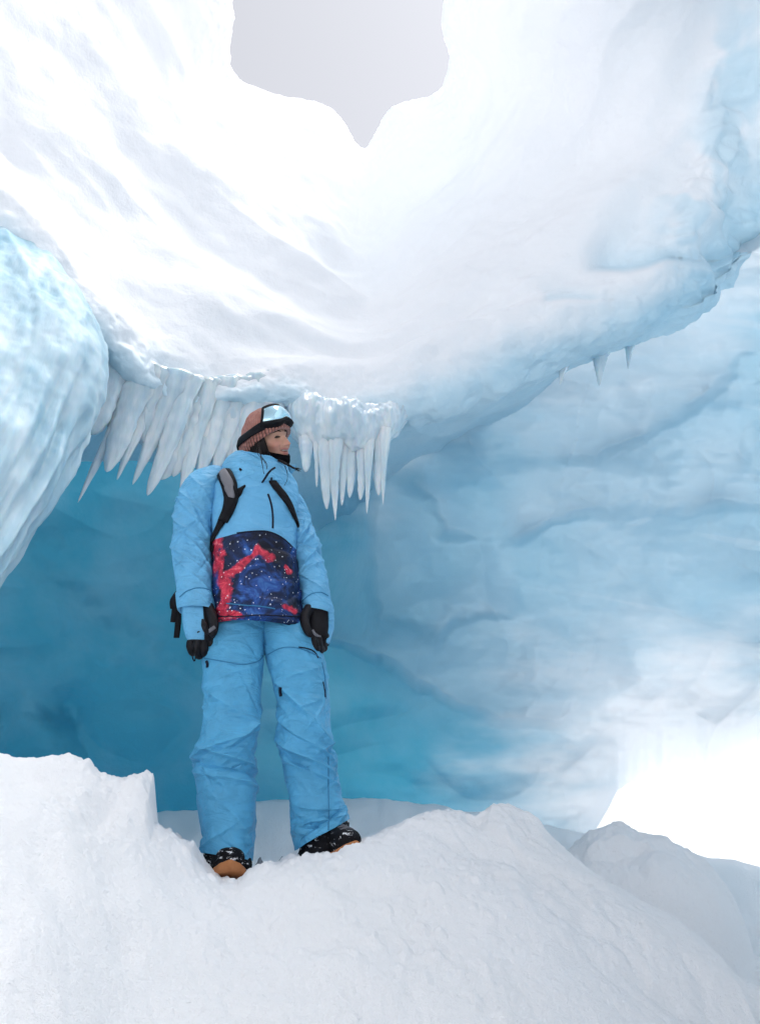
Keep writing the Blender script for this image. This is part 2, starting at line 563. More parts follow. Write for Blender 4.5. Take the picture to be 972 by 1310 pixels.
    P[..., 0] += ed * 0.07 * noise(P * 2.9 + 7)
    P[..., 2] += ed * 0.06 * noise(P * 2.7 + 17)
    P[..., 0] += ed * 0.035 * fbm(P * 9 + 7, 3)
    P[..., 2] += ed * 0.035 * fbm(P * 9 + 27, 3)
    nz = fbm(P * 1.3 + 2, 4)
    ice = sstep(5.75, 6.75, T + 0.55 * nz + 0.35 * sstep(9.0, 10.5, S))
    ice = np.maximum(ice, 0.75 * rgt * sstep(0.02, 0.3, nz + 0.1 * rgt))
    ice = np.where(T > 7.2, 1, ice)
    # undercut snow shelves at the far right
    dep = P[..., 1] * CP + P[..., 2] * SP
    okp = dep > 0.5
    dps = np.where(okp, dep, 1)
    qx = np.where(okp, CX + F * P[..., 0] / dps, -9999); qy = np.where(okp, CY - F * (P[..., 2] * CP - P[..., 1] * SP) / dps, -9999)
    qx = qx + 10 * noise(P * 3 + 70); qy = qy + 10 * noise(P * 3 + 80)
    for line, amt, fade in (([(735, 344), (800, 346), (850, 337), (915, 342), (990, 305)], 0.34, 34), ([(690, 388), (720, 385), (770, 383)], 0.12, 9), ([(900, 420), (930, 385), (985, 340)], 0.20, 26)):
        sd, al = polyline_signed(qx, qy, line)
        w = sstep(-4, 5, sd) * np.exp(-np.maximum(sd, 0) / fade) * sstep(0, 0.2, al) * (1 - 0.5 * sstep(0.8, 1, al)) * (T < 6.9) * (T > 2.5)
        ray = P / np.linalg.norm(P, axis=-1, keepdims=True)
        P = P + ray * (amt * w)[..., None]
        ice = np.maximum(ice, 0.8 * w)
    bub = 0.55 + 0.3 * fbm(P * 1.1 + 31, 3)
    me = mesh_from('cave_roof', P, grid_faces(len(tt), len(ss), flip=(flip > 0)), M_DOME, {'ice': ice, 'bubbles': bub, 'thin': 0.2 + 0.8 * (1 - sstep(2.4, 4.6, T))})
    o = link('cave_roof', me)
    global DOME_BVH
    DOME_BVH = BVHTree.FromPolygons([tuple(map(float, v)) for v in P.reshape(-1, 3)], [tuple(int(i) for i in q) for q in grid_faces(len(tt), len(ss))])
    tag(o, 'white snow-crusted ice roof draped round the opening to the sky', 'ice roof', kind='structure')
    return o
build_dome()

# ------------------------------------------------------------------ back wall: blue ice, open to daylight at the lower right
def rbf(ctrl, px, py):
    c = np.array(ctrl, float)
    xs, ys, v = c[:, 0] / 500, c[:, 1] / 500, c[:, 2]
    def phi(r2):
        return np.sqrt(r2 + 0.15)
    n = len(c)
    K = phi((xs[:, None] - xs) ** 2 + (ys[:, None] - ys) ** 2)
    Pm = np.stack([np.ones(n), xs, ys], 1)
    M = np.block([[K, Pm], [Pm.T, np.zeros((3, 3))]])
    w = np.linalg.solve(M, np.concatenate([v, np.zeros(3)]))
    out = w[n] + w[n + 1] * px / 500 + w[n + 2] * py / 500
    for i in range(n):
        out = out + w[i] * phi((px / 500 - xs[i]) ** 2 + (py / 500 - ys[i]) ** 2)
    return out

# ledges: (polyline in photo columns/rows, step in metres, fade width, side): the ice on the + side stands proud
LEDGES = [
    ([(300, 800), (400, 812), (465, 835), (520, 868), (590, 905), (640, 928), (720, 932), (770, 950)], 0.55, 150, 1),
    ([(452, 560), (476, 640), (470, 700), (480, 780), (466, 832)], 0.40, 140, 1),
    ([(560, 700), (562, 668), (545, 636), (500, 624)], 0.22, 70, -1),
    ([(640, 720), (700, 672), (760, 655), (812, 672)], 0.30, 90, 1),
    ([(556, 840), (580, 800), (620, 784), (680, 792)], 0.20, 80, 1),
    ([(560, 600), (700, 592), (760, 590), (820, 560), (870, 530), (905, 512), (935, 470), (990, 440)], 0.30, 150, 1),
    ([(780, 660), (840, 655), (900, 652), (1000, 640)], 0.22, 120, 1),
    ([(620, 880), (710, 888), (770, 884), (830, 868)], 0.25, 90, 1),
    ([(-60, 690), (60, 735), (140, 790), (220, 835), (300, 850), (420, 856)], 0.22, 110, 1),
    ([(40, 900), (110, 880), (180, 850), (260, 830)], 0.18, 160, -1),
    ([(-60, 930), (30, 900), (120, 930)], 0.18, 120, 1),
]
def build_wall():
    nu, nv = 620, 430
    us = np.concatenate([np.linspace(-1300, -60, 60)[:-1], np.linspace(-60, 1040, nu), np.linspace(1040, 2400, 60)[1:]])
    vt = np.linspace(0, 1, nv)
    # lower edge of the wall: under the snow on the left, an arch over the cave mouth at the right
    bx = [-1300, 560, 690, 762, 790, 820, 860, 905, 960, 1030, 1200, 1400, 1560, 1700, 2400]
    by = [1190, 1190, 1140, 1062, 1012, 994, 986, 984, 970, 945, 870, 860, 980, 1190, 1250]
    bot = np.interp(us, bx, by)
    bot = bot + 6 * noise(np.stack([us / 14, 0 * us, 0 * us], -1)) + 9 * noise(np.stack([us / 45, 0 * us + 3, 0 * us], -1))
    top = np.interp(us, [-1300, -100, 100, 240, 480, 700, 900, 1000, 1300, 2400], [200, 280, 400, 470, 480, 430, 340, 260, 0, -200]) * 1.0
    PY = top[None, :] + (bot - top)[None, :] * vt[:, None]
    PX = np.repeat(us[None, :], nv, 0)
    ctrl = [(-1300, 900, 2.4), (-1300, 300, 2.6), (-700, 950, 4.5), (-700, 500, 4.5), (-100, 900, 7.2), (-100, 600, 6.8), (60, 600, 7.6), (150, 700, 8.6),
            (150, 950, 8.4), (250, 820, 9.0), (340, 700, 9.2), (300, 1060, 8.6), (420, 700, 8.6), (450, 950, 8.8), (600, 980, 8.2), (500, 720, 7.6),
            (600, 600, 6.9), (560, 540, 6.2), (700, 560, 6.2), (720, 700, 6.8), (800, 820, 7.0), (780, 960, 7.0), (900, 980, 6.6), (900, 700, 6.3), (960, 520, 5.6), (960, 900, 6.3),
            (1100, 900, 5.3), (1100, 600, 4.8), (1100, 400, 4.8), (1500, 600, 3.2), (1500, 1000, 3.6), (2400, 800, 1.5), (2400, 200, 1.5),
            (300, 400, 8.0), (600, 400, 6.6), (900, 330, 5.8), (300, 100, 6.8), (700, 100, 6.2), (1100, 100, 5.0), (-300, 100, 5.0), (-1300, 60, 2.6), (60, 300, 6.5)]
    D = rbf(ctrl, PX, PY)
    q0 = np.stack([PX / 170, PY / 120, 0 * PX], -1)
    wx = PX + 14 * noise(np.stack([PX / 60, PY / 60, 0 * PX + 2], -1)) + 5 * noise(np.stack([PX / 17, PY / 17, 0 * PX + 8], -1))
    wy = PY + 14 * noise(np.stack([PX / 60, PY / 60, 0 * PX + 5], -1)) + 5 * noise(np.stack([PX / 17, PY / 17, 0 * PX + 12], -1))
    near = np.zeros_like(PX)
    for pts, step, fade, side in LEDGES:
        sd, al = polyline_signed(wx, wy, pts)
        sd = sd * side
        ends = sstep(0, 0.25, al) * (1 - sstep(0.75, 1, al))
        sw = 4 + 15 * sstep(430, 300, PX) + 12 * (0.5 + noise(np.stack([al * 4 + step * 50, 0 * al, 0 * al], -1)))
        f = sstep(-sw, sw, sd) * np.exp(-np.maximum(sd, 0) / fade) * ends
        D = D - (1.2 - 0.45 * sstep(420, 600, PX)) * step * f
        near = np.maximum(near, f)
    # scalloped melt hollows
    sc = billow(q0 * 0.75 + 9, 2, 0.45)
    right = sstep(380, 620, PX)
    D = D + (0.55 + 0.20 * right) * (sc - 0.32)
    D = D + 0.10 * fbm(q0 * 2.2 + 3, 3) * (0.3 + right)
    # fine level layering
    D = D + 0.012 * fbm(np.stack([PX / 90, PY / 14, 0 * PX + 4], -1), 2) * (0.3 + right)
    # the rim of the mouth rolls outwards
    arch = sstep(715, 830, PX) * (1 - sstep(1560, 1700, PX))
    D = D + arch * 1.1 * np.exp(-(bot[None, :] - PY) / 42.0) ** 1.6
    a = (PX - CX) / F
    b = (CY - PY) / F
    dy = CP - b * SP
    dz = SP + b * CP
    rr = D / np.sqrt(dy * dy + 0.35 * a * a) * np.ones_like(a)
    # radial distance: keep the forward distance for the middle, swing round at the sides
    P = np.stack([a * rr, dy * rr, dz * rr], -1)
    # thickness of the arch: carry the lower edge away from the camera
    ext = []
    for k in range(1, 9):
        lo = P[-1].copy()
        dirv = lo / np.linalg.norm(lo, axis=-1, keepdims=True)
        e = lo + dirv * (0.25 * k) * np.array([1, 1, 0.6])
        e[:, 2] += 0.015 * k * k
        ext.append(e)
    P = np.concatenate([P, np.array(ext)], 0)
    PX = np.concatenate([PX, np.repeat(PX[-1:], 8, 0)], 0)
    PY = np.concatenate([PY, np.repeat(PY[-1:], 8, 0)], 0)
    near = np.concatenate([near, np.repeat(near[-1:], 8, 0)], 0)
    # snow lining the mouth, widened to paint in its glow; the rest is bare ice
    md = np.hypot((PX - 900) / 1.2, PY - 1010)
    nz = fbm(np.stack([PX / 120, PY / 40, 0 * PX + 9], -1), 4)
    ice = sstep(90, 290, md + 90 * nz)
    # frost under the lip, to the right
    lipy = np.interp(PX, [300, 500, 600, 700, 900, 1000], [560, 560, 500, 470, 400, 330])
    ice = np.minimum(ice, sstep(-60, 130, PY - lipy + 70 * nz))
    ice = np.maximum(ice, sstep(430, 330, PX))
    q1 = np.stack([PX / 230, PY / 170, 0 * PX], -1)
    bub = 0.06 + 0.74 * sstep(400, 800, PX) * (1 - 0.55 * gauss((PX - 560) / 170, 1) * gauss((PY - 960) / 90, 1)) + 0.22 * fbm(q1 * 1.1 + 61, 2) + 0.42 * near * sstep(350, 500, PX)  # milky ice; proud ledges paler still, painting in relief that soft light flattens
    streak = fbm(np.stack([PX / 240 + PY / 300, PY / 16 - PX / 90, 0 * PX + 3], -1), 3)
    bub = bub + 0.22 * sstep(0.15, 0.5, streak) * sstep(560, 760, PX)
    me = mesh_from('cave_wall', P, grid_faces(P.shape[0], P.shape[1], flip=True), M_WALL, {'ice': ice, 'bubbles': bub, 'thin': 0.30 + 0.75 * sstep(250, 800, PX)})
    o = link('cave_wall', me)
    tag(o, 'blue glacier ice wall of the cave with scalloped ledges', 'ice wall', kind='structure')
build_wall()

# ------------------------------------------------------------------ icicles and the big ice column
def build_column():
    ctr = [(-60, 260, 4.3, 0.50, 0.45), (-45, 350, 3.72, 0.62, 0.45), (-10, 440, 3.42, 0.60, 0.42), (-38, 540, 3.2, 0.52, 0.36), (-90, 640, 3.0, 0.50, 0.33), (-152, 740, 2.85, 0.48, 0.30), (-235, 860, 2.7, 0.44, 0.27), (-330, 1000, 2.6, 0.40, 0.25)]
    pts = np.array([np.concatenate([W(a, b, y), [rx, ry]]) for a, b, y, rx, ry in ctr])
    nu, nt = 420, 300
    S = spline(pts, nu)
    th = np.linspace(0, 2 * math.pi, nt, endpoint=False)
    C = S[:, None, :3]
    P = C + np.stack([S[:, 3:4] * np.cos(th), -S[:, 4:5] * np.sin(th), 0 * S[:, 3:4] * th], -1)
    N = grid_normals(P, True)
    if np.mean(np.sum(N * (P - C), -1)) < 0: N = -N
    U, T = np.meshgrid(np.linspace(0, 1, nu), th, indexing='ij')
    cyl = np.stack([np.cos(T) * 2.6, np.sin(T) * 2.6, U * 2.0], -1)
    cyl = cyl + 0.55 * np.stack([noise(cyl * 1.1 + 3), noise(cyl * 1.1 + 13), 0 * U], -1)
    low = sstep(0.25, 0.6, U)
    D = 0.11 * fbm(cyl * 0.9, 3) * (0.4 + low) + low * (0.022 * fbm(cyl * np.array([2.2, 2.2, 0.5]) + 5, 4) + 0.02 * (billow(cyl * np.array([1.5, 1.5, 1.2]) + 5, 2) - 0.3))
    D = D + 0.06 * fbm(P * np.array([2.6, 2.6, 1.2]) + 7, 3) + (1.2 - low) * 0.014 * fbm(P * 6.5, 3) + 0.010 * fbm(P * np.array([16, 16, 6]), 3) + 0.012 * np.maximum(noise(P * np.array([11, 11, 7]) + 4) - 0.15, 0)
    P = P + N * D[..., None]
    me = mesh_from('ice_column', P - pts[0, :3], grid_faces(nu, nt, wrap=True), M_COLUMN)
    o = link('ice_column', me)
    o.location = pts[0, :3]
    tag(o, 'massive fluted pale blue ice column hanging at the left edge', 'ice column')
build_column()

def icicle_mesh(top, tip, r0, seed, blunt=0.0):
    rs = np.random.RandomState(seed)
    nu, nt = 60, 30
    L = np.linalg.norm(tip - top)
    u = np.linspace(0, 1, nu)
    ax = top[None] + (tip - top)[None] * u[:, None]
    side = np.array([0.04 * L * math.sin(seed), 0.03 * L, 0])
    ax = ax + (np.sin(u * math.pi) * 0.35)[:, None] * side
    prof = (1 - u) ** 0.72 if blunt <= 0 else (1 - u ** (2.2 + 6 * blunt)) ** 0.6
    prof = prof * (1 + 0.55 * np.exp(-u * 4.5))
    prof = prof * (1 + 0.05 * np.sin(u * 13 + seed) + 0.03 * np.sin(u * 41 + 2 * seed)) + 0.02
    prof[-1] = 0.012
    th = np.linspace(0, 2 * math.pi, nt, endpoint=False)
    U, T = np.meshgrid(u, th, indexing='ij')
    c3 = np.stack([np.cos(T) * 1.3, np.sin(T) * 1.3, U * L * 6], -1) + seed * 3.7
    rad = r0 * prof[:, None] * (1 + 0.30 * noise(c3 * np.array([1, 1, 0.25])) + 0.22 * noise(c3 * np.array([2.6, 2.6, 0.5])) + 0.12 * noise(c3 * np.array([2.2, 2.2, 2.6])))
    P = ax[:, None, :] + np.stack([rad * np.cos(T), 0.8 * rad * np.sin(T), 0 * T], -1)
    V = np.concatenate([P.reshape(-1, 3), ax[:1], tip[None] ])
    f = [tuple(q) for q in grid_faces(nu, nt, wrap=True)]
    n0 = nu * nt
    for k in range(nt):
        f.append((n0, (k + 1) % nt, k))
        f.append((n0 + 1, (nu - 1) * nt + k, (nu - 1) * nt + (k + 1) % nt))
    return V, f

ORD = ['first', 'second', 'third', 'fourth', 'fifth', 'sixth', 'seventh', 'eighth', 'ninth', 'tenth', 'eleventh', 'twelfth', 'thirteenth', 'fourteenth', 'fifteenth', 'sixteenth', 'seventeenth', 'eighteenth']
# top column,row ; tip column,row ; width px ; forward distance at the top ; blunt end
LEFT_ICE = [(142, 476, 118, 556, 40, 3.86, 0.8, 'broad blunt'), (166, 505, 100, 643, 24, 3.88, 0, 'long sharp'), (178, 498, 137, 604, 34, 3.9, 0.25, 'thick rough'),
            (194, 504, 150, 614, 30, 3.95, 0, 'thick pointed'), (214, 510, 170, 620, 36, 4.0, 0, 'stout pointed'), (232, 512, 189, 634, 26, 4.02, 0.1, 'long slanting'),
            (240, 516, 206, 614, 36, 4.1, 0.7, 'wide flat-ended'), (256, 516, 222, 610, 30, 4.12, 0.4, 'wide stubby'), (262, 516, 232, 640, 22, 4.1, 0.05, 'long narrow'),
            (282, 516, 256, 606, 34, 4.18, 0.2, 'thick frosted'), (300, 516, 276, 600, 34, 4.22, 0.1, 'smooth thick'), (322, 516, 300, 602, 36, 4.26, 0.1, 'broad smooth'), (346, 512, 330, 600, 36, 4.3, 0.1, 'broad hidden-tipped')]
RIGHT_ICE = [(392, 560, 391, 604, 16, 4.26, 0.2, 'short stubby'), (406, 560, 405, 624, 11, 4.24, 0, 'thin short'), (418, 560, 418, 652, 16, 4.22, 0.1, 'straight'),
             (430, 560, 429, 666, 18, 4.2, 0, 'longest pointed'), (440, 560, 437, 647, 11, 4.24, 0.05, 'slim pointed'), (449, 560, 447, 637, 14, 4.26, 0.15, 'short blunt'),
             (463, 560, 461, 640, 14, 4.24, 0.1, 'ragged'), (472, 560, 469, 658, 13, 4.2, 0, 'long ragged pointed'), (486, 560, 484, 634, 14, 4.25, 0.2, 'square-ended'), (493, 560, 490, 646, 12, 4.22, 0, 'slim long')]
def build_icicles(rows, fringe, seed0, widen=1.0, up=26):
    for k, (ax, ay, bx_, by_, w, Y, blunt, look) in enumerate(rows):
        ay0 = ay
        ax, ay = ax + 0.22 * (ax - bx_), ay - up
        Y = Y + 0.10
        top = W(ax, ay, Y)
        tip = W(bx_, by_, Y - 0.10)
        ppm = F / (Y * CP + top[2] * SP)
        V, f = icicle_mesh(top, tip, w * widen / ppm * 0.5, seed0 + k, blunt)
        me = mesh_from('icicle', V - top, f, M_ICICLE)
        o = link('icicle', me)
        o.location = top
        tag(o, '%s icicle, %s from the left in the fringe %s' % (look, ORD[k], fringe), 'icicle', 'icicles hanging from the snow lip')
build_icicles(LEFT_ICE, "left of the hiker's head", 3, 0.92)
build_icicles(RIGHT_ICE, "right of the hiker's head", 40, 1.0, 10)
def build_ice_block(ctr, label, flute, seed):
    """knobbly frosted mass under the lip, beside the head"""
    nu, nt = 150, 110
    pts = np.array([np.concatenate([W(a, b, y), [rx, rz]]) for a, b, y, rx, rz in ctr])
    Sx = spline(pts, nu)
    th = np.linspace(0, 2 * math.pi, nt, endpoint=False)
    P = Sx[:, None, :3] + np.stack([0 * th[None] * Sx[:, 3:4], -Sx[:, 3:4] * np.cos(th), Sx[:, 4:5] * np.sin(th)], -1)
    N = P - Sx[:, None, :3]; N /= np.linalg.norm(N, axis=-1, keepdims=True)
    D = 0.05 * fbm(P * np.array([7, 7, 3.0]) + 3 + seed, 3) + 0.022 * fbm(P * np.array([20, 20, 10]), 3) + flute * fbm(P * np.array([13, 13, 0.6]) + seed, 3)
    D = D + 2.2 * flute * noise(P * np.array([6, 6, 0.3]) + 9 + seed) * np.maximum(-np.sin(th), 0)[None]
    P = P + N * D[..., None]
    V = np.concatenate([P.reshape(-1, 3), Sx[:1, :3], Sx[-1:, :3]])
    f = [tuple(q) for q in grid_faces(nu, nt, wrap=True)]
    for k in range(nt):
        f.append((nu * nt, (k + 1) % nt, k)); f.append((nu * nt + 1, (nu - 1) * nt + k, (nu - 1) * nt + (k + 1) % nt))
    o = link('ice_block', mesh_from('ice_block', V - Sx[0, :3], f, M_ICICLE)); o.location = Sx[0, :3]
    tag(o, label, 'ice')
build_ice_block(((364, 512, 4.44, 0.05, 0.08), (382, 532, 4.38, 0.10, 0.17), (420, 543, 4.34, 0.12, 0.19), (460, 548, 4.34, 0.12, 0.18), (492, 543, 4.40, 0.10, 0.14), (526, 520, 4.52, 0.06, 0.07)),
                "knobbly frosted ice mass under the lip, right of the hiker's head", 0.02, 0)
build_ice_block(((118, 490, 3.95, 0.04, 0.10), (150, 515, 3.98, 0.06, 0.18), (190, 528, 4.06, 0.06, 0.20), (235, 540, 4.16, 0.06, 0.19), (285, 548, 4.26, 0.06, 0.18), (335, 545, 4.34, 0.06, 0.17), (362, 530, 4.40, 0.04, 0.08)),
                "fluted ice curtain under the lip, fusing the icicles left of the hiker's head", 0.035, 20)
STUBS = [(768, 462, 766, 497, 18, 4.62, 0, 'small pointed icicle under the right-hand overhang', 1), (722, 470, 716, 492, 12, 4.6, 0, 'tiny icicle left of the pointed one under the right overhang', 2),
         (806, 455, 803, 478, 11, 4.65, 0, 'tiny icicle right of the pointed one under the right overhang', 3), (925, 430, 941, 466, 20, 4.7, 0.4, 'stubby ice spur over the dark hollow at the right edge', 4)]
for ax, ay, bx_, by_, w, Y, blunt, lab, sd in STUBS:
    for lift in range(0, 60, 2):          # climb to the underside of the overhang and hang from it
        loc, nrm, idx, dist = DOME_BVH.ray_cast(Vector((0, 0, 0)), Vector(W(ax, ay - lift, 1.0)).normalized())
        if loc is not None and loc[1] < 5.25:
            break
    if loc is None or loc[1] >= 5.25:
        continue
    ay = ay - lift - 6
    Y = loc[1] + 0.03
    top = W(ax, ay, Y); tip = W(bx_, by_ - lift * 0.5, Y - 0.02)
    V, f = icicle_mesh(top, tip, w / (F / (Y * CP + top[2] * SP)) * 0.5, 90 + sd, blunt)
    o = link('icicle', mesh_from('icicle', V - top, f, M_ICICLE)); o.location = top
    tag(o, lab, 'icicle', 'icicles hanging from the snow lip')

# ------------------------------------------------------------------ the hiker
PY0 = 2.85
BASE = W(350, 1112, PY0)

def WP(px, py, dy=0.0):
    return W(px, py, PY0 + dy)
def ppm_at(p):
    return F / (p[1] * CP + p[2] * SP)

# --- cloth and gear materials
def mat_plain(name, col, rough=0.6, spec=0.3, bump=None, var=0.12, vscale=9, sheen=0.0, crinkle=0.0):
    m, nd, lk, b = new_mat(name)
    n = n_noise(nd, lk, vscale, 4, 0.6)
    c = n_ramp(nd, lk, n.outputs['Fac'], [(0.3, tuple(v * (1 - var) for v in col)), (0.7, tuple(min(1, v * (1 + var)) for v in col))])
    lk.new(c.outputs['Color'], b.inputs['Base Color'])
    b.inputs['Roughness'].default_value = rough
    b.inputs['Specular IOR Level'].default_value = spec
    if sheen:
        b.inputs['Sheen Weight'].default_value = sheen
    if bump:
        g = n_noise(nd, lk, bump[0], 4, 0.6)
        nrm = n_bump(nd, lk, g.outputs['Fac'], bump[1], bump[2])
        if crinkle:                                   # small crisp wrinkles of shell cloth
            tc = nd.new('ShaderNodeTexCoord')
            mp = nd.new('ShaderNodeMapping'); mp.inputs['Scale'].default_value = (1.0, 1.0, 2.6); mp.inputs['Rotation'].default_value = (0.3, 0.5, 0)
            lk.new(tc.outputs['Object'], mp.inputs['Vector'])
            w = n_noise(nd, lk, 9, 3, 0.5, vec=mp.outputs['Vector']); w.inputs['Distortion'].default_value = 1.0
            nrm = n_bump(nd, lk, w.outputs['Fac'], crinkle, 0.05, nrm)
        lk.new(nrm, b.inputs['Normal'])
    return m

BLUE = (0.080, 0.345, 0.58)
M_PANTS = mat_plain('blue_shell_fabric', BLUE, 0.55, 0.35, (70, 0.25, 0.006), 0.10, 14, crinkle=0.5)
M_SLEEVE = mat_plain('blue_sleeve_fabric', (0.125, 0.40, 0.65), 0.55, 0.35, (70, 0.25, 0.006), 0.10, 14, crinkle=0.5)
M_BLACK = mat_plain('black_nylon', (0.006, 0.0065, 0.009), 0.7, 0.15, (160, 0.3, 0.003))
M_FLEECE = mat_plain('black_fleece', (0.005, 0.005, 0.007), 0.95, 0.05, (220, 0.5, 0.004))
M_LEATHER = mat_plain('black_glove_leather', (0.006, 0.006, 0.009), 0.55, 0.22, (90, 0.3, 0.004))
def mat_dusted():
    m, nd, lk, b = new_mat('black_nylon_dusted_with_snow')
    tc = nd.new('ShaderNodeTexCoord')
    mp = nd.new('ShaderNodeMapping'); mp.inputs['Scale'].default_value = (1, 1, 2.2); lk.new(tc.outputs['Object'], mp.inputs['Vector'])
    n = n_noise(nd, lk, 38, 5, 0.7, vec=mp.outputs['Vector'])
    c = n_ramp(nd, lk, n.outputs['Fac'], [(0.57, (0.006, 0.0065, 0.009)), (0.64, (0.75, 0.77, 0.80))])
    lk.new(c.outputs['Color'], b.inputs['Base Color'])
    b.inputs['Roughness'].default_value = 0.75
    b.inputs['Specular IOR Level'].default_value = 0.15
    return m
M_DUSTED = mat_dusted()
M_GREY = mat_plain('grey_webbing', (0.16, 0.16, 0.18), 0.6, 0.3, (300, 0.4, 0.002))
M_ZIP = mat_plain('dark_navy_zip', (0.006, 0.010, 0.025), 0.6, 0.2)
M_SEAM = mat_plain('blue_seam', (0.04, 0.19, 0.36), 0.7, 0.2)
M_TAN = mat_plain('tan_rubber', (0.42, 0.17, 0.065), 0.7, 0.3, (60, 0.4, 0.004), 0.2)
M_HAIR = mat_plain('dark_brown_hair', (0.009, 0.006, 0.006), 0.6, 0.2)
M_TEETH = mat_plain('teeth', (0.85, 0.82, 0.76), 0.35, 0.5)
M_EYE = mat_plain('eye', (0.02, 0.012, 0.010), 0.25, 0.5)

def mat_jacket():
    """light blue shell; below the curved seam (attribute print_d > 0) a star-field print"""
    m, nd, lk, b = new_mat('printed_shell_fabric')
    tc = nd.new('ShaderNodeTexCoord'); o = tc.outputs['Object']
    n = n_noise(nd, lk, 14, 4, 0.6, vec=o)
    blue = n_ramp(nd, lk, n.outputs['Fac'], [(0.3, (0.115, 0.375, 0.62)), (0.7, (0.14, 0.42, 0.68))]).outputs['Color']
    n1 = n_noise(nd, lk, 11, 5, 0.65, vec=o); n1.inputs['Distortion'].default_value = 0.8
    sky = n_ramp(nd, lk, n1.outputs['Fac'], [(0.36, (0.003, 0.005, 0.016)), (0.50, (0.006, 0.020, 0.075)), (0.60, (0.015, 0.065, 0.27)), (0.72, (0.06, 0.20, 0.50))]).outputs['Color']
    n2 = n_noise(nd, lk, 26, 5, 0.7, vec=o); n2.inputs['Distortion'].default_value = 1.2
    redc = n_ramp(nd, lk, n2.outputs['Fac'], [(0.35, (0.22, 0.010, 0.030)), (0.55, (0.62, 0.035, 0.075)), (0.68, (0.80, 0.22, 0.24))]).outputs['Color']
    rmask = n_attr(nd, 'nebula')
    n3 = n_noise(nd, lk, 17, 4, 0.6, vec=o)
    ad = nd.new('ShaderNodeMath'); ad.operation = 'ADD'
    lk.new(rmask, ad.inputs[0]); lk.new(n3.outputs['Fac'], ad.inputs[1])
    rm = n_ramp(nd, lk, ad.outputs[0], [(0.88, (0, 0, 0)), (1.06, (1, 1, 1))]).outputs['Color']
    pr = n_mix(nd, lk, rm, sky, redc)
    v = nd.new('ShaderNodeTexVoronoi'); v.inputs['Scale'].default_value = 85; lk.new(o, v.inputs['Vector'])
    n5 = n_noise(nd, lk, 9, 2, 0.5, vec=o)
    th = nd.new('ShaderNodeMath'); th.operation = 'MULTIPLY'; lk.new(n5.outputs['Fac'], th.inputs[0]); th.inputs[1].default_value = 0.36
    st = nd.new('ShaderNodeMath'); st.operation = 'LESS_THAN'; lk.new(v.outputs['Distance'], st.inputs[0]); lk.new(th.outputs[0], st.inputs[1])
    n6 = n_noise(nd, lk, 45, 1, 0.5, vec=o)
    g6 = nd.new('ShaderNodeMath'); g6.operation = 'GREATER_THAN'; lk.new(n6.outputs['Fac'], g6.inputs[0]); g6.inputs[1].default_value = 0.53
    ms = nd.new('ShaderNodeMath'); ms.operation = 'MULTIPLY'; lk.new(st.outputs[0], ms.inputs[0]); lk.new(g6.outputs[0], ms.inputs[1])
    pr = n_mix(nd, lk, ms.outputs[0], pr, (0.72, 0.78, 0.85))
    gt = nd.new('ShaderNodeMath'); gt.operation = 'GREATER_THAN'; lk.new(n_attr(nd, 'print_d'), gt.inputs[0]); gt.inputs[1].default_value = 0.0
    lk.new(n_mix(nd, lk, gt.outputs[0], blue, pr), b.inputs['Base Color'])
    b.inputs['Roughness'].default_value = 0.6
    b.inputs['Specular IOR Level'].default_value = 0.3
    g = n_noise(nd, lk, 70, 4, 0.6, vec=o)
    mp = nd.new('ShaderNodeMapping'); mp.inputs['Scale'].default_value = (1.0, 1.0, 2.2); mp.inputs['Rotation'].default_value = (0.3, 0.6, 0); lk.new(o, mp.inputs['Vector'])
    w = n_noise(nd, lk, 8, 3, 0.5, vec=mp.outputs['Vector']); w.inputs['Distortion'].default_value = 1.0
    nrm = n_bump(nd, lk, g.outputs['Fac'], 0.25, 0.006)
    lk.new(n_bump(nd, lk, w.outputs['Fac'], 0.4, 0.05, nrm), b.inputs['Normal'])
    return m
M_JACKET = mat_jacket()

def mat_skin():
    m, nd, lk, b = new_mat('skin')
    n = n_noise(nd, lk, 40, 3, 0.5)
    base = n_ramp(nd, lk, n.outputs['Fac'], [(0.3, (0.44, 0.24, 0.165)), (0.7, (0.50, 0.285, 0.20))]).outputs['Color']
    c = n_mix(nd, lk, n_attr(nd, 'blush'), base, (0.55, 0.21, 0.16))
    c = n_mix(nd, lk, n_attr(nd, 'lips'), c, (0.40, 0.14, 0.12))
    c = n_mix(nd, lk, n_attr(nd, 'mouth'), c, (0.05, 0.012, 0.012))
    lk.new(c, b.inputs['Base Color'])
    b.inputs['Roughness'].default_value = 0.5
    b.inputs['Subsurface Weight'].default_value = 0.15
    b.inputs['Subsurface Radius'].default_value = (1.0, 0.35, 0.2)
    b.inputs['Subsurface Scale'].default_value = 0.006
    return m
M_SKIN = mat_skin()

def mat_knit():
    m, nd, lk, b = new_mat('rust_knit')
    n = n_noise(nd, lk, 30, 4, 0.6)
    c = n_ramp(nd, lk, n.outputs['Fac'], [(0.3, (0.26, 0.095, 0.075)), (0.7, (0.46, 0.20, 0.155))]).outputs['Color']
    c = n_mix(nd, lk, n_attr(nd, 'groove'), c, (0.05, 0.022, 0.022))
    lk.new(c, b.inputs['Base Color'])
    b.inputs['Roughness'].default_value = 0.9
    b.inputs['Sheen Weight'].default_value = 0.3
    g = n_noise(nd, lk, 260, 3, 0.7)
    lk.new(n_bump(nd, lk, g.outputs['Fac'], 0.6, 0.004), b.inputs['Normal'])
    return m
M_KNIT = mat_knit()

def mat_lens():
    m, nd, lk, b = new_mat('mirror_lens')
    b.inputs['Base Color'].default_value = (0.50, 0.78, 0.90, 1)
    b.inputs['Metallic'].default_value = 1.0
    b.inputs['Roughness'].default_value = 0.06
    return m
M_LENS = mat_lens()

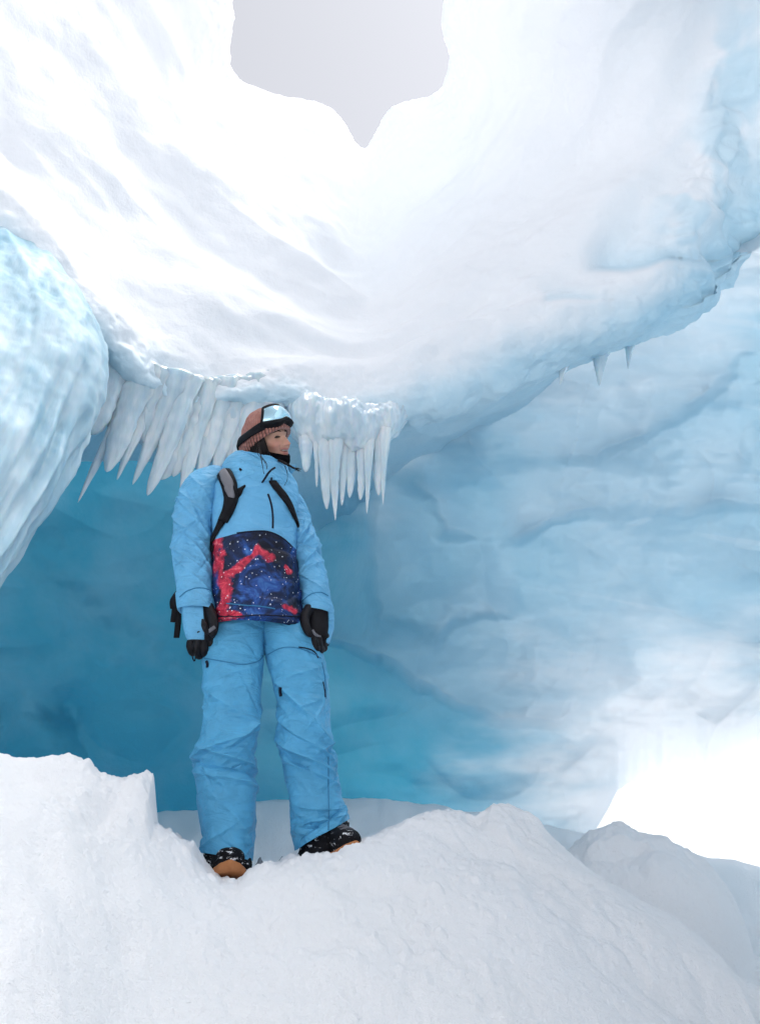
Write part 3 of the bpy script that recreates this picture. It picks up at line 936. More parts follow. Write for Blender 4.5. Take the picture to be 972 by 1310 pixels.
# --- person root
person = bpy.data.objects.new('person', None)
COL.objects.link(person)
person.location = BASE
person.empty_display_size = 0.2
tag(person, 'person in light blue ski suit with star-print jacket standing on the snow mound', 'person')

def place(name, V, faces, mat, parent, attrs=None, smooth=True, origin=None):
    """mesh given in place coordinates, made a child of parent (all parents carry only a location)"""
    org = BASE if origin is None else origin
    me = mesh_from(name, np.asarray(V).reshape(-1, 3) - org, faces, mat, attrs, smooth)
    o = link(name, me, parent)
    return o

def tube(pts, rads, n=10, flat=1.0, cap=True):
    """round tube through pts (k,3), radius list"""
    pts = np.asarray(pts, float); rads = np.asarray(rads, float)
    k = len(pts)
    t = np.gradient(pts, axis=0); t /= np.linalg.norm(t, axis=1)[:, None] + 1e-12
    ref = np.array([0.0, -1.0, 0.15])
    a = np.cross(t, ref); bad = np.linalg.norm(a, axis=1) < 1e-3
    a[bad] = np.cross(t[bad], np.array([1.0, 0, 0]))
    a /= np.linalg.norm(a, axis=1)[:, None]
    b = np.cross(t, a)
    th = np.linspace(0, 2 * math.pi, n, endpoint=False)
    P = pts[:, None] + rads[:, None, None] * (np.cos(th)[None, :, None] * a[:, None] + flat * np.sin(th)[None, :, None] * b[:, None])
    V = np.concatenate([P.reshape(-1, 3), pts[:1], pts[-1:]])
    f = [tuple(q) for q in grid_faces(k, n, wrap=True)]
    for i in range(n):
        f.append((k * n, (i + 1) % n, i))
        f.append((k * n + 1, (k - 1) * n + i, (k - 1) * n + (i + 1) % n))
    return V, f

def merge(parts):
    V, Fc, o = [], [], 0
    for v, f in parts:
        V.append(np.asarray(v)); Fc += [tuple(int(i) + o for i in q) for q in f]; o += len(v)
    return np.concatenate(V), Fc

def ridge(p, sharp=2.0):
    return np.clip(1 - np.abs(noise(p)) * 3.0, 0, 1) ** sharp

def limb(ctrl, nu=260, nt=160, yaw=0.0, sq=2.0, t0=None):
    """ctrl rows: px, py, dy, half width px, depth/width ratio -> base grid P (nu,nt,3), normals, U, T"""
    rows = []
    for px, py, dy, hw, dr in ctrl:
        c = WP(px, py, dy)
        r = hw / ppm_at(c)
        rows.append([*c, r, r * dr])
    S = spline(np.array(rows), nu)
    th = np.linspace(0, 2 * math.pi, nt, endpoint=False)
    co, si = np.cos(th), np.sin(th)
    co = np.sign(co) * np.abs(co) ** (2 / sq); si = np.sign(si) * np.abs(si) ** (2 / sq)
    lx = S[:, 3:4] * co; ly = -S[:, 4:5] * si
    cy, sy = math.cos(yaw), math.sin(yaw)
    P = np.stack([S[:, 0:1] + lx * cy - ly * sy, S[:, 1:2] + lx * sy + ly * cy, S[:, 2:3] + 0 * lx], -1)
    U, T = np.meshgrid(np.linspace(0, 1, nu), th, indexing='ij')
    N = grid_normals(P, True)
    if np.mean(np.sum(N * (P - S[:, None, :3]), -1)) < 0: N = -N
    return P, N, U, T

def fold_line(U, T, u0, slope, th0, thw, amp, w):
    dt = (T - th0 + math.pi) % (2 * math.pi) - math.pi
    s = (U - (u0 + slope * dt)) / w
    prof = np.where(s < 0, np.exp(-np.abs(s) ** 1.25), np.exp(-np.abs(s * 2.3) ** 1.25))
    win = np.clip(np.cos(np.clip(np.abs(dt) / thw, 0, 1) * math.pi / 2), 0, 1) ** 1.2
    return amp * prof * win

def creases(U, T, seed, fu=7.0, fth=1.1, shear=0.8):
    """many short slanting cloth folds, longer and softer ones underneath (about -1..1)"""
    rs = np.random.RandomState(int(seed * 100))
    out = 0.9 * noise(np.stack([np.cos(T) * 1.2, np.sin(T) * 1.2, U * fu * 1.1 + seed + 0.5 * np.sin(T)], -1))
    Uw = U + 0.012 * noise(np.stack([np.cos(T) * 2.2, np.sin(T) * 2.2, U * 9 + seed], -1))
    for k in range(int(fu * 9)):
        out = out + fold_line(Uw, T, rs.uniform(0, 1), rs.normal(0, 0.09) * shear, rs.uniform(0, 2 * math.pi), rs.uniform(0.5, 1.5),
                              rs.choice([-1.1, -1.1, 1.0]) * rs.uniform(0.35, 1.15), rs.uniform(0.010, 0.026))
    fine = 0
    for k in range(int(fu * 12)):
        fine = fine + fold_line(Uw, T, rs.uniform(0, 1), rs.normal(0, 0.10) * shear, rs.uniform(0, 2 * math.pi), rs.uniform(0.3, 0.8),
                                rs.choice([-1, 1]) * rs.uniform(0.15, 0.45), rs.uniform(0.004, 0.009))
    return out + fine

# --- trousers: one leg each, both under one part
SURF = {}
def register(key, V, faces):
    SURF[key] = BVHTree.FromPolygons([tuple(map(float, v)) for v in np.asarray(V).reshape(-1, 3)], [tuple(int(i) for i in f) for f in faces])
def hit(key, px, py, lift=0.004):
    d = Vector(W(px, py, 1.0)).normalized()
    loc, nrm, idx, dist = SURF[key].ray_cast(Vector((0, 0, 0)), d)
    if loc is None:
        loc, nrm, idx, dist = SURF[key].find_nearest(Vector(W(px, py, PY0 - 0.1)))
    if nrm.dot(d) > 0: nrm = -nrm
    return np.array(loc + nrm * lift), np.array(nrm)
def seam(key, pix, r=0.0022, lift=0.001, n=24, flat=1.0):
    pts = spline(np.array([hit(key, *q, lift=lift)[0] for q in spline(np.array(pix, float), n)]), n)
    return tube(pts, np.full(n, r), 6, flat)
def band(key, pix, width, thick=0.006, lift=0.006, n=40, wrap=0.0):
    """webbing laid on a garment along photo points"""
    q = spline(np.array(pix, float), n)
    H = [hit(key, a, b, lift) for a, b in q]
    pts = np.array([h[0] for h in H]); nr = np.array([h[1] for h in H])
    for _ in range(3):
        pts[1:-1] = (pts[:-2] + 2 * pts[1:-1] + pts[2:]) / 4
        nr[1:-1] = (nr[:-2] + 2 * nr[1:-1] + nr[2:]) / 4
    nr /= np.linalg.norm(nr, axis=1)[:, None]
    t = np.gradient(pts, axis=0); t /= np.linalg.norm(t, axis=1)[:, None]
    s = np.cross(t, nr); s /= np.linalg.norm(s, axis=1)[:, None]
    wd = np.broadcast_to(np.asarray(width, float), (n,)) if np.ndim(width) == 0 else np.interp(np.linspace(0, 1, n), np.linspace(0, 1, len(width)), width)
    prof = np.array([(-1, 0), (-0.92, 0.7), (-0.5, 1), (0, 1.05), (0.5, 1), (0.92, 0.7), (1, 0), (0, -0.6)])
    P = pts[:, None] + s[:, None] * (prof[:, 0][None, :, None] * wd[:, None, None] / 2) + nr[:, None] * (prof[:, 1][None, :, None] * thick)
    m = len(prof)
    V = np.concatenate([P.reshape(-1, 3), pts[:1], pts[-1:]])
    f = [tuple(x) for x in grid_faces(n, m, wrap=True)]
    for i in range(m):
        f.append((n * m, (i + 1) % m, i)); f.append((n * m + 1, (n - 1) * m + i, (n - 1) * m + (i + 1) % m))
    return V, f

trousers = bpy.data.objects.new('trousers', None); COL.objects.link(trousers); trousers.parent = person
LEG_L = [(316, 740, 0.02, 32, 0.8), (312, 775, 0.01, 34, 0.85), (305, 800, 0.0, 36, 0.95), (299, 830, -0.01, 39, 0.95), (298, 870, -0.02, 36.5, 0.95), (296, 905, -0.025, 34.5, 0.98), (293, 940, -0.03, 36, 1.0),
         (290, 970, -0.02, 38, 1.0), (289, 1000, -0.01, 37, 1.0), (290, 1035, 0.0, 36.5, 1.05), (291, 1070, 0.0, 35, 1.05), (291, 1096, -0.01, 33, 1.1)]
LEG_R = [(345, 740, 0.04, 30, 0.8), (353, 775, 0.04, 33, 0.85), (366, 800, 0.04, 35, 0.95), (375, 830, 0.03, 37.5, 0.95), (383, 870, 0.02, 36, 0.95), (388, 905, 0.015, 34, 0.98), (390, 940, 0.01, 34, 1.0),
         (394, 970, 0.02, 34.5, 1.0), (399, 1000, 0.03, 34, 1.0), (405, 1028, 0.04, 34.5, 1.05), (409, 1048, 0.05, 34.5, 1.05), (411, 1068, 0.05, 34, 1.1)]
def build_leg(ctrl, seed, key, tilt, extra):
    P, N, U, T = limb(ctrl, 420, 220, yaw=0.15, sq=2.15)
    env = 0.35 + 0.75 * gauss(U - 0.60, 0.16) + 0.45 * gauss(U - 0.93, 0.07) - 0.22 * gauss(U - 0.80, 0.06)
    D = 0.0125 * env * creases(U, T, seed, 6.5, 0.9, 0.9)
    D = D + 0.004 * fbm(np.stack([np.cos(T) * 2, np.sin(T) * 2, U * 9 + seed], -1), 3)
    D = D + 0.012 * noise(np.stack([np.cos(T) * 0.8, np.sin(T) * 0.8, U * 4.5 + seed], -1))
    for f in extra:
        D = D + 1.25 * fold_line(U, T, *f)
    P = P + N * D[..., None]
    P[..., 2] += tilt * np.cos(T) * sstep(0.72, 1.0, U)
    # turned-in hem
    P2 = np.concatenate([P, P[-1:] * 0.6 + 0.4 * P[-1:].mean(1, keepdims=True) + np.array([0, 0, 0.006])], 0)
    f = grid_faces(P2.shape[0], P2.shape[1], wrap=True, flip=False)
    register(key, P2, f)
    return place('trouser_leg', P2, f, M_PANTS, trousers)
HP = math.pi / 2
leg_l = build_leg(LEG_L, 3.3, 'legL', -0.012, [(0.47, -0.06, HP, 1.7, 0.016, 0.028), (0.60, 0.05, HP + 0.3, 1.9, 0.020, 0.025), (0.645, -0.035, HP - 0.2, 1.8, 0.020, 0.022), (0.55, 0.10, HP - 0.6, 1.2, 0.013, 0.02), (0.685, -0.02, HP, 2.4, -0.012, 0.018),
                                                (0.72, -0.02, HP, 2.6, 0.012, 0.03), (0.36, 0.03, HP, 2.0, 0.006, 0.014), (0.93, 0.08, HP + 0.5, 1.2, 0.008, 0.02), (0.87, -0.10, HP - 0.5, 1.2, 0.007, 0.02)])
leg_r = build_leg(LEG_R, 8.1, 'legR', 0.05, [(0.50, -0.11, HP - 0.1, 1.7, 0.020, 0.028), (0.585, -0.07, HP, 1.9, 0.020, 0.026), (0.64, -0.06, HP + 0.2, 1.9, 0.022, 0.024), (0.70, -0.05, HP, 2.0, 0.014, 0.022), (0.60, 0.06, HP - 0.7, 1.0, 0.012, 0.02),
                                              (0.36, 0.03, HP, 2.0, 0.006, 0.014), (0.86, -0.05, HP, 1.4, 0.007, 0.02)])
V, f = merge([seam('legL', [(262, 842), (285, 846), (310, 850), (330, 846), (337, 838)])])
place('thigh_seam', V, f, M_SEAM, trousers)
V, f = merge([seam('legR', [(342, 838), (360, 829), (380, 829), (400, 836), (410, 842)]), seam('legR', [(412, 848), (416, 870), (417, 894)], 0.002)])
place('thigh_seam', V, f, M_SEAM, trousers)
place('pocket_zip', *seam('legR', [(382, 828), (394, 830), (402, 834), (407, 842)], 0.0028), M_ZIP, trousers)
place('zip_pull', *seam('legR', [(359, 880), (359.5, 885), (360, 891)], 0.006, 0.003, 10), M_ZIP, trousers)
place('zip_pull', *seam('legL', [(265, 846), (266, 850), (266, 854)], 0.005, 0.003, 10), M_ZIP, trousers)
place('side_zip', *seam('legR', [(413, 872), (415, 882), (416, 892)], 0.0025), M_ZIP, trousers)
place('hem_seam', *seam('legR', [(420, 1062), (420.5, 1035), (420, 1005), (420, 968)], 0.002), M_SEAM, trousers)

# --- black snow gaiters under the hems
for rows, sd in (([(291, 1074, 0.0, 27, 1.0), (291, 1092, -0.01, 30, 1.05), (291, 1106, -0.02, 31, 1.1), (291, 1117, -0.02, 29, 1.1)], 1.0), ([(412, 1030, 0.05, 27, 0.95), (416, 1055, 0.05, 30, 0.95), (416, 1078, 0.05, 31, 1.0), (411, 1098, 0.05, 32, 1.05)], 4.0)):
    P, N, U, T = limb(rows, 60, 120, yaw=0.1)
    P = P + N * (0.004 * creases(U, T, sd, 1.6, 1.0, 1.0) + 0.002 * fbm(P * 60, 2))[..., None]
    place('snow_gaiter', P, grid_faces(60, 120, wrap=True), M_DUSTED, trousers)

# --- boots
def boot(ankle, toe_dir, key_label, pitch=0.0, size=0.9):
    root = bpy.data.objects.new('boot', None); COL.objects.link(root); root.parent = person
    d = np.array([toe_dir[0], toe_dir[1], 0.0]); d /= np.linalg.norm(d)
    s = np.array([-d[1], d[0], 0.0])
    up = np.array([0, 0, 1.0])
    d = d * math.cos(pitch) + up * math.sin(pitch)
    upv = np.cross(s, d) * -1.0
    if upv[2] < 0: upv = -upv
    n, m = 40, 40
    x0 = np.linspace(-0.10, 0.205, n); x = x0
    hw = np.interp(x, [-0.10, -0.085, -0.04, 0.03, 0.10, 0.16, 0.19, 0.205], [0.012, 0.038, 0.047, 0.048, 0.056, 0.052, 0.036, 0.008])
    top = np.interp(x, [-0.10, -0.08, -0.03, 0.03, 0.08, 0.14, 0.19, 0.205], [0.10, 0.16, 0.17, 0.155, 0.125, 0.105, 0.09, 0.07])
    x = x0 * size; hw = hw * size; top = top * size
    th = np.linspace(0, 2 * math.pi, m, endpoint=False)
    def shell(hw, z0, z1, pw, xs):
        co, si = np.cos(th), np.sin(th)
        co = np.sign(co) * np.abs(co) ** (2 / pw); si = np.sign(si) * np.abs(si) ** (2 / pw)
        zc, zr = (z0 + z1) / 2, (z1 - z0) / 2
        Q = ankle + xs[:, None, None] * d + (hw[:, None] * co)[..., None] * s + (zc[:, None] + zr[:, None] * si)[..., None] * upv
        f = [tuple(q) for q in grid_faces(n, m, wrap=True)]
        V = np.concatenate([Q.reshape(-1, 3), Q[:1].mean(1), Q[-1:].mean(1)])
        for i in range(m):
            f.append((n * m, (i + 1) % m, i)); f.append((n * m + 1, (n - 1) * m + i, (n - 1) * m + (i + 1) % m))
        return V, f
    V, f = shell(hw, np.full(n, 0.018), top, 2.4, x * 0.97)
    V = V + 0.004 * fbm(V * 30, 2)[:, None] * upv
    place('boot_upper', V, f, M_DUSTED, root)
    lift = 0.03 * np.clip((x - 0.10) / 0.1, 0, 1) ** 2
    V, f = shell(hw * 1.06 + 0.002, -0.006 + lift, 0.026 + lift, 3.5, x * 1.05)
    place('sole', V, f, M_TAN, root)
    # shaft
    hh = np.linspace(0.06, 0.13, 24)
    Q = ankle + hh[:, None, None] * up + (0.062 * np.cos(th)[None, :, None] * s + 0.066 * np.sin(th)[None, :, None] * d * np.array([1, 1, 0])) - 0.01 * d
    V = Q.reshape(-1, 3); V = V + 0.004 * noise(V * 40)[:, None] * d
    place('boot_shaft', V, grid_faces(24, m, wrap=True), M_BLACK, root)
    # laces
    parts = []
    for k in range(4):
        xx = 0.055 + 0.026 * k
        tz = np.interp(xx, x, top) * 0.98
        w = 0.034
        pts = [ankle + xx * d + a * w * s + (tz - 0.012 * abs(a) ** 2 * 1.5 + 0.004) * upv for a in np.linspace(-1, 1, 9)]
        parts.append(tube(pts, np.full(9, 0.0032), 6))
    V, f = merge(parts)
    place('laces', V, f, M_GREY, root)
    return root
boot(WP(292, 1110, 0.05) - np.array([0, 0, 0.030]), (0.20, -1.0), 'left', 0.03)
boot(WP(424, 1086, 0.06) - np.array([0, 0, 0.045]), (0.46, -0.89), 'right', 0.10)

# --- jacket body
jacket = None
TORSO = [(338, 598, 0.03, 20, 1.0), (337, 606, 0.025, 30, 0.95), (333, 616, 0.02, 46, 0.72), (328, 630, 0.01, 55, 0.66), (326, 650, 0.0, 55, 0.66), (325, 675, 0.0, 54, 0.68), (325, 700, 0.0, 54, 0.70), (326, 730, 0.0, 55, 0.70), (328, 765, 0.0, 57, 0.70), (331, 795, 0.0, 59, 0.71), (331, 806, 0.0, 58, 0.71)]
YAW = math.radians(20)
def build_torso():
    global jacket
    P, N, U, T = limb(TORSO, 420, 360, yaw=YAW, sq=2.35)
    # back is flatter, chest fuller
    D = 0.0058 * creases(U, T, 5.5, 4.0, 1.0, 0.9) * (0.5 + 0.7 * sstep(0.3, 0.5, U))
    D = D + 0.006 * fbm(np.stack([np.cos(T) * 2, np.sin(T) * 2, U * 6], -1), 3)
    front = np.clip(np.sin(T), 0, 1)
    D = D + 0.018 * gauss(U - 0.38, 0.12) * gauss(T - HP, 0.9)
    # pulls from the shoulder straps
    D = D + fold_line(U, T, 0.40, 0.10, HP + 0.5, 0.9, 0.007, 0.02) + fold_line(U, T, 0.46, -0.08, HP - 0.5, 0.9, 0.006, 0.02) + fold_line(U, T, 0.34, 0.14, HP + 0.6, 0.7, 0.006, 0.02)
    # pouch
    pouch = sstep(0.50, 0.56, U + 0.05 * (T - HP) ** 2) * front
    D = D + 0.010 * pouch - 0.012 * sstep(0.965, 1.0, U)
    D = D + 0.006 * fold_line(U, T, 0.72, 0.05, HP, 1.2, 1.0, 0.03) + 0.007 * fold_line(U, T, 0.86, -0.04, HP - 0.3, 1.2, 1.0, 0.025)
    P = P + N * D[..., None]
    P2 = np.concatenate([P, P[-1:] * 0.86 + 0.14 * P[-1:].mean(1, keepdims=True) + np.array([0, 0, 0.012]), P[-1:] * 0.8 + 0.2 * P[-1:].mean(1, keepdims=True) + np.array([0, 0, 0.08])], 0)
    # seam of the print: photo row as a function of photo column (front), level at the sides and back
    V = P2.reshape(-1, 3)
    dep = V[:, 1] * CP + V[:, 2] * SP
    px = CX + F * V[:, 0] / dep
    py = CY - F * (V[:, 2] * CP - V[:, 1] * SP) / dep
    row = np.interp(px, [262, 275, 300, 320, 340, 355, 370, 388], [694, 690, 683, 680.5, 680, 684, 694, 712])
    pd = (py - row) * 0.01
    # red nebula streaks of the print, as drawn on the cloth
    neb = np.full(len(V), -1.0)
    for line, w in (([(280, 690), (276, 715), (285, 740), (288, 765), (286, 790)], 10), ([(288, 735), (305, 728), (318, 715), (330, 703), (345, 712)], 7), ([(280, 780), (295, 784), (312, 788)], 6), ([(365, 775), (378, 782)], 5), ([(366, 725), (370, 732)], 4)):
        sd, al = polyline_signed(px, py, line)
        neb = np.maximum(neb, 0.62 - np.abs(sd) / w * 0.30)
    neb = np.maximum(neb, 0.0)
    fc = grid_faces(P2.shape[0], P2.shape[1], wrap=True)
    register('torso', P2, fc)
    jacket = place('jacket', V, fc, M_JACKET, person, {'print_d': pd, 'nebula': neb})
build_torso()

# --- sleeves
SLV_L = [(276, 600, -0.03, 12, 0.9), (268, 608, -0.035, 21, 0.85), (259, 622, -0.045, 25, 0.95), (252, 645, -0.05, 25.5, 1.0), (247, 675, -0.05, 25.5, 1.0), (246, 705, -0.05, 25, 1.0), (248, 735, -0.06, 24, 1.0), (250, 762, -0.075, 23.5, 1.0), (252, 782, -0.085, 22.5, 1.0)]
SLV_R = [(362, 626, 0.07, 10, 0.9), (368, 634, 0.07, 16, 0.95), (376, 650, 0.075, 18, 1.1), (383, 675, 0.075, 18.5, 1.15), (391, 700, 0.07, 19, 1.1), (397, 725, 0.06, 19, 1.1), (402, 748, 0.045, 19, 1.1), (405, 771, 0.035, 19.5, 1.05), (406, 785, 0.03, 19.5, 1.05)]
def build_sleeve(ctrl, seed, key, tilt, extra):
    P, N, U, T = limb(ctrl, 380, 200, yaw=0.1, sq=2.1)
    env = 0.45 + 0.55 * gauss(U - 0.5, 0.2)
    D = 0.0092 * env * creases(U, T, seed, 6.0, 1.0, 1.3) * sstep(0.05, 0.2, U)
    D = D + 0.003 * fbm(np.stack([np.cos(T) * 2, np.sin(T) * 2, U * 8 + seed], -1), 3)
    for f in extra:
        D = D + fold_line(U, T, *f)
    D = D + 0.004 * sstep(0.86, 0.875, U)          # cuff tab
    P = P + N * D[..., None]
    P[..., 2] += tilt * np.cos(T) * U ** 8
    P2 = np.concatenate([P, P[-1:] * 0.80 + 0.20 * P[-1:].mean(1, keepdims=True) + np.array([0, 0, 0.010]), P[-1:] * 0.78 + 0.22 * P[-1:].mean(1, keepdims=True) + np.array([0, 0, 0.05])], 0)
    fc = grid_faces(P2.shape[0], P2.shape[1], wrap=True)
    register(key, P2, fc)
    return place('sleeve', P2, fc, M_SLEEVE, jacket)
build_sleeve(SLV_L, 1.9, 'slvL', 0.0, [(0.40, -0.09, HP + 0.2, 1.5, 0.012, 0.022), (0.47, -0.10, HP, 1.6, 0.013, 0.022), (0.54, -0.08, HP + 0.3, 1.6, 0.014, 0.022), (0.61, -0.10, HP, 1.5, 0.012, 0.020), (0.68, -0.07, HP + 0.4, 1.4, 0.010, 0.018), (0.76, -0.10, HP + 0.2, 1.3, 0.009, 0.018), (0.30, -0.12, HP, 1.2, 0.008, 0.02)])
build_sleeve(SLV_R, 6.2, 'slvR', -0.012, [(0.42, 0.10, HP - 0.3, 1.5, 0.011, 0.022), (0.50, 0.08, HP, 1.6, 0.012, 0.022), (0.58, 0.10, HP - 0.2, 1.6, 0.012, 0.020), (0.66, 0.06, HP, 1.5, 0.010, 0.018), (0.78, -0.08, HP, 1.4, 0.010, 0.018)])
place('cuff_seam', *seam('slvL', [(230, 764), (240, 756), (255, 752), (268, 755), (272, 762)], 0.0022), M_SEAM, jacket)
place('cuff_seam', *seam('slvR', [(388, 768), (398, 760), (410, 758), (420, 762)], 0.0022), M_SEAM, jacket)

# --- zips, flap seam
place('front_zip', *seam('torso', [(343, 632), (347, 645), (349, 660), (349, 676)], 0.0046, -0.0012), M_ZIP, jacket)
place('flap_zip', *seam('torso', [(303, 682), (320, 680), (339, 679.5), (352, 683), (364, 690), (374, 700)], 0.0038, -0.0008), M_ZIP, jacket)
place('pouch_zip', *seam('torso', [(290, 772), (310, 774), (335, 776), (352, 779)], 0.0022, 0.001), M_SEAM, jacket)
place('hem_edge', *seam('torso', [(276, 788), (300, 789), (330, 787), (360, 788), (383, 789)], 0.0028, 0.001), M_ZIP, jacket)

# --- collar and bunched hood
def build_hood():
    rows = [(329, 648, 0.0, 38, 0.80), (330, 634, 0.0, 42, 0.90), (331, 622, 0.0, 42, 0.96), (332, 611, 0.0, 40, 0.98), (334, 601, 0.0, 37, 1.0), (335, 595, 0.0, 34.5, 1.0), (336, 594, 0.0, 31, 1.0), (337, 602, 0.0, 28, 1.0), (337, 616, 0.0, 24, 1.0)]
    P, N, U, T = limb(rows, 200, 220, yaw=YAW, sq=2.0)
    # the collar is cut low in front and stands high at the nape
    P[..., 2] += (0.032 * -np.sin(T) - 0.024 * np.cos(T) + 0.012) * sstep(0.1, 0.5, U)
    D = 0.015 * creases(U, T, 2.7, 2.2, 1.2, 2.2) * (1 - sstep(0.66, 0.8, U)) * sstep(0.05, 0.25, U) + 0.004 * fbm(np.stack([np.cos(T) * 3, np.sin(T) * 3, U * 4], -1), 3)
    side = np.clip(-np.cos(T - 0.4), 0, 1) * gauss(U - 0.35, 0.22)
    D = D + 0.030 * side
    P = P + N * D[..., None]
    fc = grid_faces(200, 220, wrap=True)
    register('hood', P, fc)
    place('hood', P, fc, M_SLEEVE, jacket)
    # loose roll of the hood behind the neck
    c = WP(336, 600, 0.05)
    a = np.linspace(math.radians(-8), math.radians(140), 60)
    pts = np.array([[c[0] - 0.125 * math.cos(q + 0.35), c[1] + 0.10 * math.sin(q + 0.35), c[2] + 0.002 + 0.030 * math.sin(q)] for q in a])
    rad = 0.040 * np.sin(np.linspace(0.25, math.pi - 0.3, 60)) ** 0.6
    V, f = tube(pts, rad, 28, 0.85)
    V = V + 0.012 * (ridge(V * np.array([9, 9, 16]) + 4) - 0.3)[:, None] * np.array([-0.3, -0.6, 0.6])
    place('hood_roll', V, f, M_SLEEVE, jacket)
build_hood()
place('collar_zip', *seam('hood', [(352, 598), (345, 603), (339, 612), (333, 622), (332, 632)], 0.0046, -0.0012), M_ZIP, jacket)
place('cord_lock', *seam('hood', [(347, 611), (347.5, 614), (347, 617)], 0.004, 0.003, 8), M_ZIP, jacket)
place('cord_lock', *seam('hood', [(307, 600), (308, 601), (309, 602)], 0.005, 0.002, 8), M_ZIP, jacket)

# --- head (joined to a body under the clothes: one continuous figure)
HC = WP(343, 568, 0.01)
HYAW, HPIT, HROLL = math.radians(62), math.radians(10), math.radians(0)
RH = Matrix.Rotation(math.radians(27), 3, 'X') @ Matrix.Rotation(math.radians(-4), 3, 'Y') @ Matrix.Rotation(HYAW, 3, 'Z') @ Matrix.Rotation(-HPIT, 3, 'X') @ Matrix.Rotation(HROLL, 3, 'Y')
RHn = np.array(RH)
def head_space(V):
    return 0.95 * ((np.asarray(V) * np.array([1.0, 1.0, 1.14])) @ RHn.T) + HC
def head_dir(al, el):
    """al: angle from straight ahead (towards +x), el: elevation; ahead is -y"""
    return np.stack([np.sin(al) * np.cos(el), -np.cos(al) * np.cos(el), np.sin(el)], -1)
def head_radius(al, el):
    d = head_dir(al, el)
    a, bf, bb, c = 0.074, 0.090, 0.104, 0.118
    b = np.where(d[..., 1] < 0, bf, bb)
    down = np.clip(-d[..., 2], 0, 1)
    aa = a * (1 - 0.30 * down ** 1.6)
    r = 1 / np.sqrt((d[..., 0] / aa) ** 2 + (d[..., 1] / b) ** 2 + (d[..., 2] / c) ** 2)
    A, E = np.degrees(al), np.degrees(el)
    A = (A + 180) % 360 - 180
    g = lambda a0, e0, sa, se: np.exp(-((A - a0) / sa) ** 2 - ((E - e0) / se) ** 2)
    gs = lambda a0, e0, sa, se: g(a0, e0, sa, se) + g(-a0, e0, sa, se)
    r = r + 0.024 * np.exp(-(A / 6.8) ** 2) * np.clip(1 - np.abs(E + 12) / 22.0, 0, 1) ** 1.2 * np.where(E < -12, np.exp(-((E + 12) / 6) ** 2), 1)
    r = r + 0.0055 * gs(8, -15, 4.5, 4.5)                    # nostrils
    r = r - 0.009 * gs(22, 6, 11, 7) + 0.004 * gs(22, 17, 14, 5)
    r = r + 0.009 * gs(36, -13, 14, 11) - 0.004 * gs(50, -28, 14, 12)
    r = r + 0.005 * g(0, -24, 16, 3.5) + 0.006 * g(0, -33, 14, 4) - 0.009 * g(0, -28.2, 17, 2.2)
    r = r + 0.009 * g(0, -46, 13, 9) - 0.004 * g(0, -39, 12, 3)
    r = r - 0.0035 * (g(24, -22, 4, 8) + g(-24, -22, 4, 8))   # smile creases
    return r
def build_head():
    na, ne = 260, 220
    w = np.linspace(-1, 1, na, endpoint=False)
    al = math.pi * (0.55 * w + 0.45 * w ** 3)            # denser in front
    el = np.radians(np.linspace(-88, 90, ne))
    E, A = np.meshgrid(el, al, indexing='ij')
    r = head_radius(A, E)
    V = head_dir(A, E) * r[..., None]
    Ad, Ed = np.degrees(A), np.degrees(E)
    g = lambda a0, e0, sa, se: np.exp(-(np.abs((Ad - a0) / sa)) ** 2.4 - (np.abs((Ed - e0) / se)) ** 2.4)
    curve = Ed - 0.006 * Ad ** 2 * 0.6                   # smiling: corners up
    lips = np.clip(np.exp(-(np.abs(Ad) / 21) ** 4 - (np.abs(curve + 24) / 2.6) ** 4) + np.exp(-(np.abs(Ad) / 18) ** 4 - (np.abs(curve + 33) / 3.2) ** 4), 0, 1)
    mouth = np.exp(-(np.abs(Ad) / 18) ** 4 - (np.abs(curve + 28.3) / 2.4) ** 4)
    blush = 0.55 * (g(36, -14, 18, 14) + g(-36, -14, 18, 14)) + 0.6 * g(0, -13, 10, 8)
    Vw = head_space(V.reshape(-1, 3))
    fh = [tuple(q) for q in grid_faces(ne, na, wrap=True)]
    # neck, torso, arms and legs under the clothes
    parts = [(Vw, fh)]
    att = [np.stack([lips.ravel(), mouth.ravel(), np.clip(blush, 0, 1).ravel()], 1)]
    def under(pix, rads):
        pts = spline(np.array([WP(*q) for q in pix]), 30)
        v, f = tube(pts, np.interp(np.linspace(0, 1, 30), np.linspace(0, 1, len(rads)), rads), 20)
        parts.append((v, f)); att.append(np.zeros((len(v), 3)))
    under([(344, 572, 0.02), (338, 600, 0.03), (328, 650, 0.02), (326, 720, 0.02), (332, 790, 0.02)], [0.055, 0.058, 0.11, 0.10, 0.11])
    under([(276, 612, -0.02), (250, 660, -0.05), (247, 720, -0.05), (254, 790, -0.085)], [0.04, 0.045, 0.04, 0.03])
    under([(364, 636, 0.07), (384, 680, 0.075), (397, 730, 0.06), (406, 785, 0.03)], [0.035, 0.042, 0.038, 0.03])
    under([(316, 780, 0.02), (298, 860, -0.01), (292, 960, -0.01), (291, 1085, 0.02)], [0.08, 0.075, 0.06, 0.045])
    under([(352, 780, 0.03), (384, 870, 0.03), (396, 970, 0.03), (414, 1066, 0.06)], [0.08, 0.075, 0.06, 0.045])
    V, f = merge(parts)
    at = np.concatenate(att)
    o = place('body', V, f, M_SKIN, person, {'lips': at[:, 0], 'mouth': at[:, 1], 'blush': at[:, 2]})
    return o
body = build_head()
